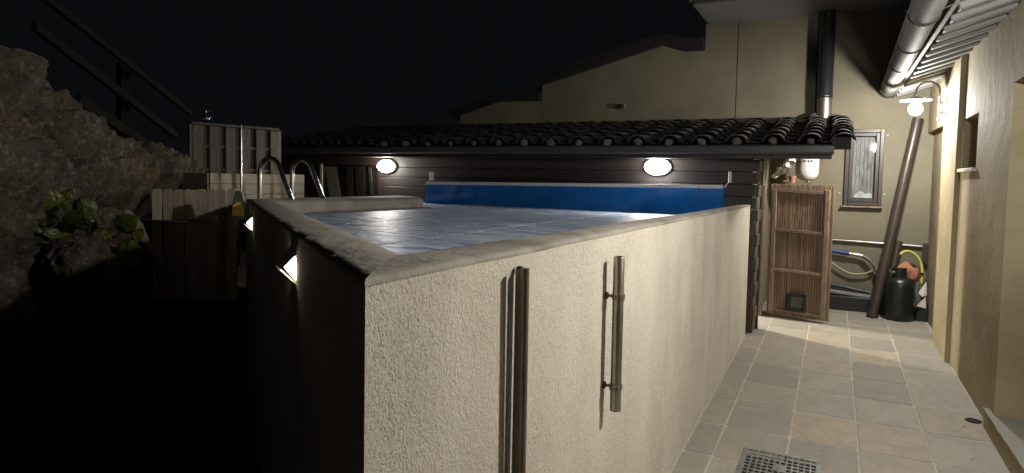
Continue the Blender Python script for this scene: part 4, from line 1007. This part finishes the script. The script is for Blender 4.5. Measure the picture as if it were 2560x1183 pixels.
sh = thing('garden_shower', 'slim steel garden shower with a curved arm beside the planter', 'shower', (-4.66, 3.95, 1.2))
base = Vector((-4.655, 3.955, 0)); hd = Vector((-0.90, -0.43, 0)).normalized()
pts = [base + Vector((0, 0, 1.20)), base + Vector((0, 0, 2.00))] + [base + hd*(0.06*(1-math.cos(t))) + Vector((0, 0, 2.00 + 0.06*math.sin(t))) for t in (0.4, 0.8, 1.2)] + [base + hd*0.25 + Vector((0, 0, 2.125)), base + hd*0.29 + Vector((0, 0, 2.145)), base + hd*0.312 + Vector((0, 0, 2.14)), base + hd*0.318 + Vector((0, 0, 2.10))]
g = MB(); g.tube(pts, 0.0095, 10); part('pole', g, M_steel, sh, 40)
hp = base + hd*0.318 + Vector((0, 0, 2.055)); g = MB(); g.lathe([(0.0005, 0.0), (0.038, 0.0), (0.040, 0.01), (0.022, 0.03), (0.014, 0.06), (0.0005, 0.06)], hp, 18); part('shower_head', g, M_steel, sh, 40)

cl = thing('pool_cleaner', 'grey hand pool cleaner with a yellow face on the pool corner', 'pool cleaner', (-3.95, 3.30, 1.25))
cpos = Vector((-3.96, 3.335, 1.245)); cu = Vector((0.75, 0.66, 0)); cn = Vector((0.66, -0.75, 0)).normalized(); cu = Vector((-cn.y, cn.x, 0))
def face(h): return [( -0.045, 0), (0.045, 0), (0.046, 0.08), (0.036, 0.15), (0.028, 0.19), (0.018, 0.215), (-0.018, 0.215), (-0.028, 0.19), (-0.036, 0.15), (-0.046, 0.08)]
g = MB(); g.prism([cpos + cu*x + Vector((0, 0, z)) for x, z in face(0)], -cn*0.06); part('body', g, M_cleaner, cl)
g = MB(); g.prism([cpos + cn*0.001 + cu*x + Vector((0, 0, z)) for x, z in ((-0.040, 0.03), (0.040, 0.03), (0.042, 0.09), (0.030, 0.115), (0.018, 0.12), (0.016, 0.132), (-0.016, 0.132), (-0.018, 0.12), (-0.030, 0.115), (-0.042, 0.09))], cn*0.006); part('yellow_face', g, M_yel, cl)
g = MB(); g.tube([cpos - cn*0.02 + Vector((0, 0, 0.05)), cpos - cn*0.02 - Vector((0, 0, 0.35))], 0.011, 10); part('handle', g, M_black, cl, 40)

# handrail up the slope
hr = thing('slope_handrail', 'wooden post and rail fence climbing the dark slope above the rocks', 'fence', (-6.0, 3.7, 1.6))
def rail(p, q, w_, t_): return MB().bar(p, q, w_, t_)
part('post', rail((-6.0, 3.74, 1.5), (-6.0, 3.76, 2.60), 0.08, 0.08), M_rail, hr)
d_ = Vector((-6.15, 4.329, 2.011)) - Vector((-5.465, 3.13, 2.429))
part('rail', rail(Vector((-5.465, 3.13, 2.429)) - d_*0.45, Vector((-6.15, 4.329, 2.011)) + d_*0.1, 0.045, 0.065), M_rail, hr)
d2 = Vector((-6.21, 4.539, 2.268)) - Vector((-5.417, 3.168, 2.671))
part('rail', rail(Vector((-5.417, 3.168, 2.671)) - d2*0.4, Vector((-6.21, 4.539, 2.268)) + d2*0.1, 0.045, 0.055), M_rail, hr)
part('kickboard', rail((-5.45, 3.05, 2.16), (-6.06, 4.26, 1.715), 0.035, 0.085), M_rail, hr)

# plant, boulder and broken pole on the rocks
def boulder(c, r, sd):
    mb = MB(); c = Vector(c)
    def fn(a, b):
        th, ph_ = a*2*math.pi, (b-0.5)*math.pi
        d_ = Vector((math.cos(ph_)*math.cos(th), math.cos(ph_)*math.sin(th), math.sin(ph_)))
        k = 1 + 0.30*nz(d_*1.3 + Vector((sd, 0, 0))) + 0.16*nz(d_*3.1 + Vector((0, sd, 0))) + 0.08*nz(d_*7.5) + 0.04*nz(d_*17)
        return c + Vector((d_.x*r[0], d_.y*r[1], d_.z*r[2]))*k
    return mb.grid(fn, 60, 36)
single('boulder', boulder((-4.20, 2.33, 1.03), (0.17, 0.17, 0.16), 3.0), M_rock, 'mottled grey boulder below the leafy plant', 'boulder', 50)
pt = thing('leafy_plant', 'low plant with broad yellow green leaves among the rocks', 'plant', (-4.28, 2.44, 1.15))
VD = Vector((0.87, -0.49, 0.0))                 # towards the walkway
def leaf(c, wd, ln, ang, tilt, m_=M_leaf):
    c = Vector(c); side = Vector((0.49, 0.87, 0)); up = Vector((0, 0, 1))
    ax = (side*math.sin(ang) + up*math.cos(ang)); bx = (side*math.cos(ang) - up*math.sin(ang))
    nr_ = VD
    ax = (ax*math.cos(tilt) + nr_*math.sin(tilt)).normalized(); nr_ = bx.cross(ax)
    if nr_.dot(VD) < 0: nr_ = -nr_
    mb = MB()
    def fn(a, b):
        w_ = math.sin(min(1, b*1.04)**0.75*math.pi)**0.6*0.5*wd
        x = (a-0.5)*2
        return c + bx*(x*w_*(1 + 0.06*nz((b*9, x*3, ang*7)))) + ax*((b-0.1)*ln) + nr_*(0.10*ln*(b*(1-b))*2 - 0.16*wd*x*x*0.5 - 0.12*ln*b*b + 0.012*nz((x*4, b*7, ang*3)))
    mb.grid(fn, 10, 14); return mb
LV = [((-4.63, 2.44, 1.33), .14, .17, -0.3, 0.4), ((-4.575, 2.44, 1.24), .13, .16, 2.6, 0.5), ((-4.67, 2.39, 1.25), .11, .16, -2.2, 0.3), ((-4.42, 2.44, 1.22), .17, .21, 0.35, 0.9), ((-4.33, 2.50, 1.18), .10, .13, 1.9, 0.6),
      ((-4.23, 2.60, 1.22), .14, .18, 0.9, 0.8), ((-4.16, 2.56, 1.10), .13, .17, 1.7, 0.7), ((-4.17, 2.49, 1.06), .13, .19, 2.9, 0.4), ((-4.12, 2.58, 1.05), .10, .14, 2.3, 0.9), ((-4.48, 2.44, 1.31), .12, .15, 0.9, 0.2), ((-4.38, 2.52, 1.31), .11, .14, -0.5, 0.1),
      ((-4.52, 2.40, 1.17), .07, .11, -1.2, 0.5), ((-4.30, 2.46, 1.26), .06, .10, 0.3, 0.3), ((-4.24, 2.52, 1.14), .08, .10, -0.8, 0.6), ((-4.60, 2.47, 1.40), .07, .10, 0.7, 0.2), ((-4.10, 2.62, 1.15), .07, .11, 0.6, 0.5)]
for k, (c_, wd, ln, an, ti) in enumerate(LV):
    c_ = Vector(c_) + VD*0.10
    lo = part('leaf', leaf(c_, wd, ln, an, ti), M_leaf if k not in (8,) else M_deadleaf, pt, 60, recalc=False)
    g = MB(); g.tube(spline([c_ - VD*0.02, c_ - VD*0.08 - Vector((0, 0, 0.05)), Vector((-4.36, 2.46, 1.08))]), 0.006, 6); part('stalk', g, M_leaf, lo, 60)
g = MB(); g.tube([(-4.36, 2.74, 1.30), (-4.28, 2.765, 1.22), (-4.23, 2.785, 1.12), (-4.15, 2.81, 0.98), (-4.11, 2.82, 0.80)], 0.03, 12, True, [0.036, 0.038, 0.028, 0.02, 0.018])
crumple(g, 0.012, 17); single('broken_pole', g, M_bark, 'pale broken wooden pole slanting down beside the plant', 'pole', 60)
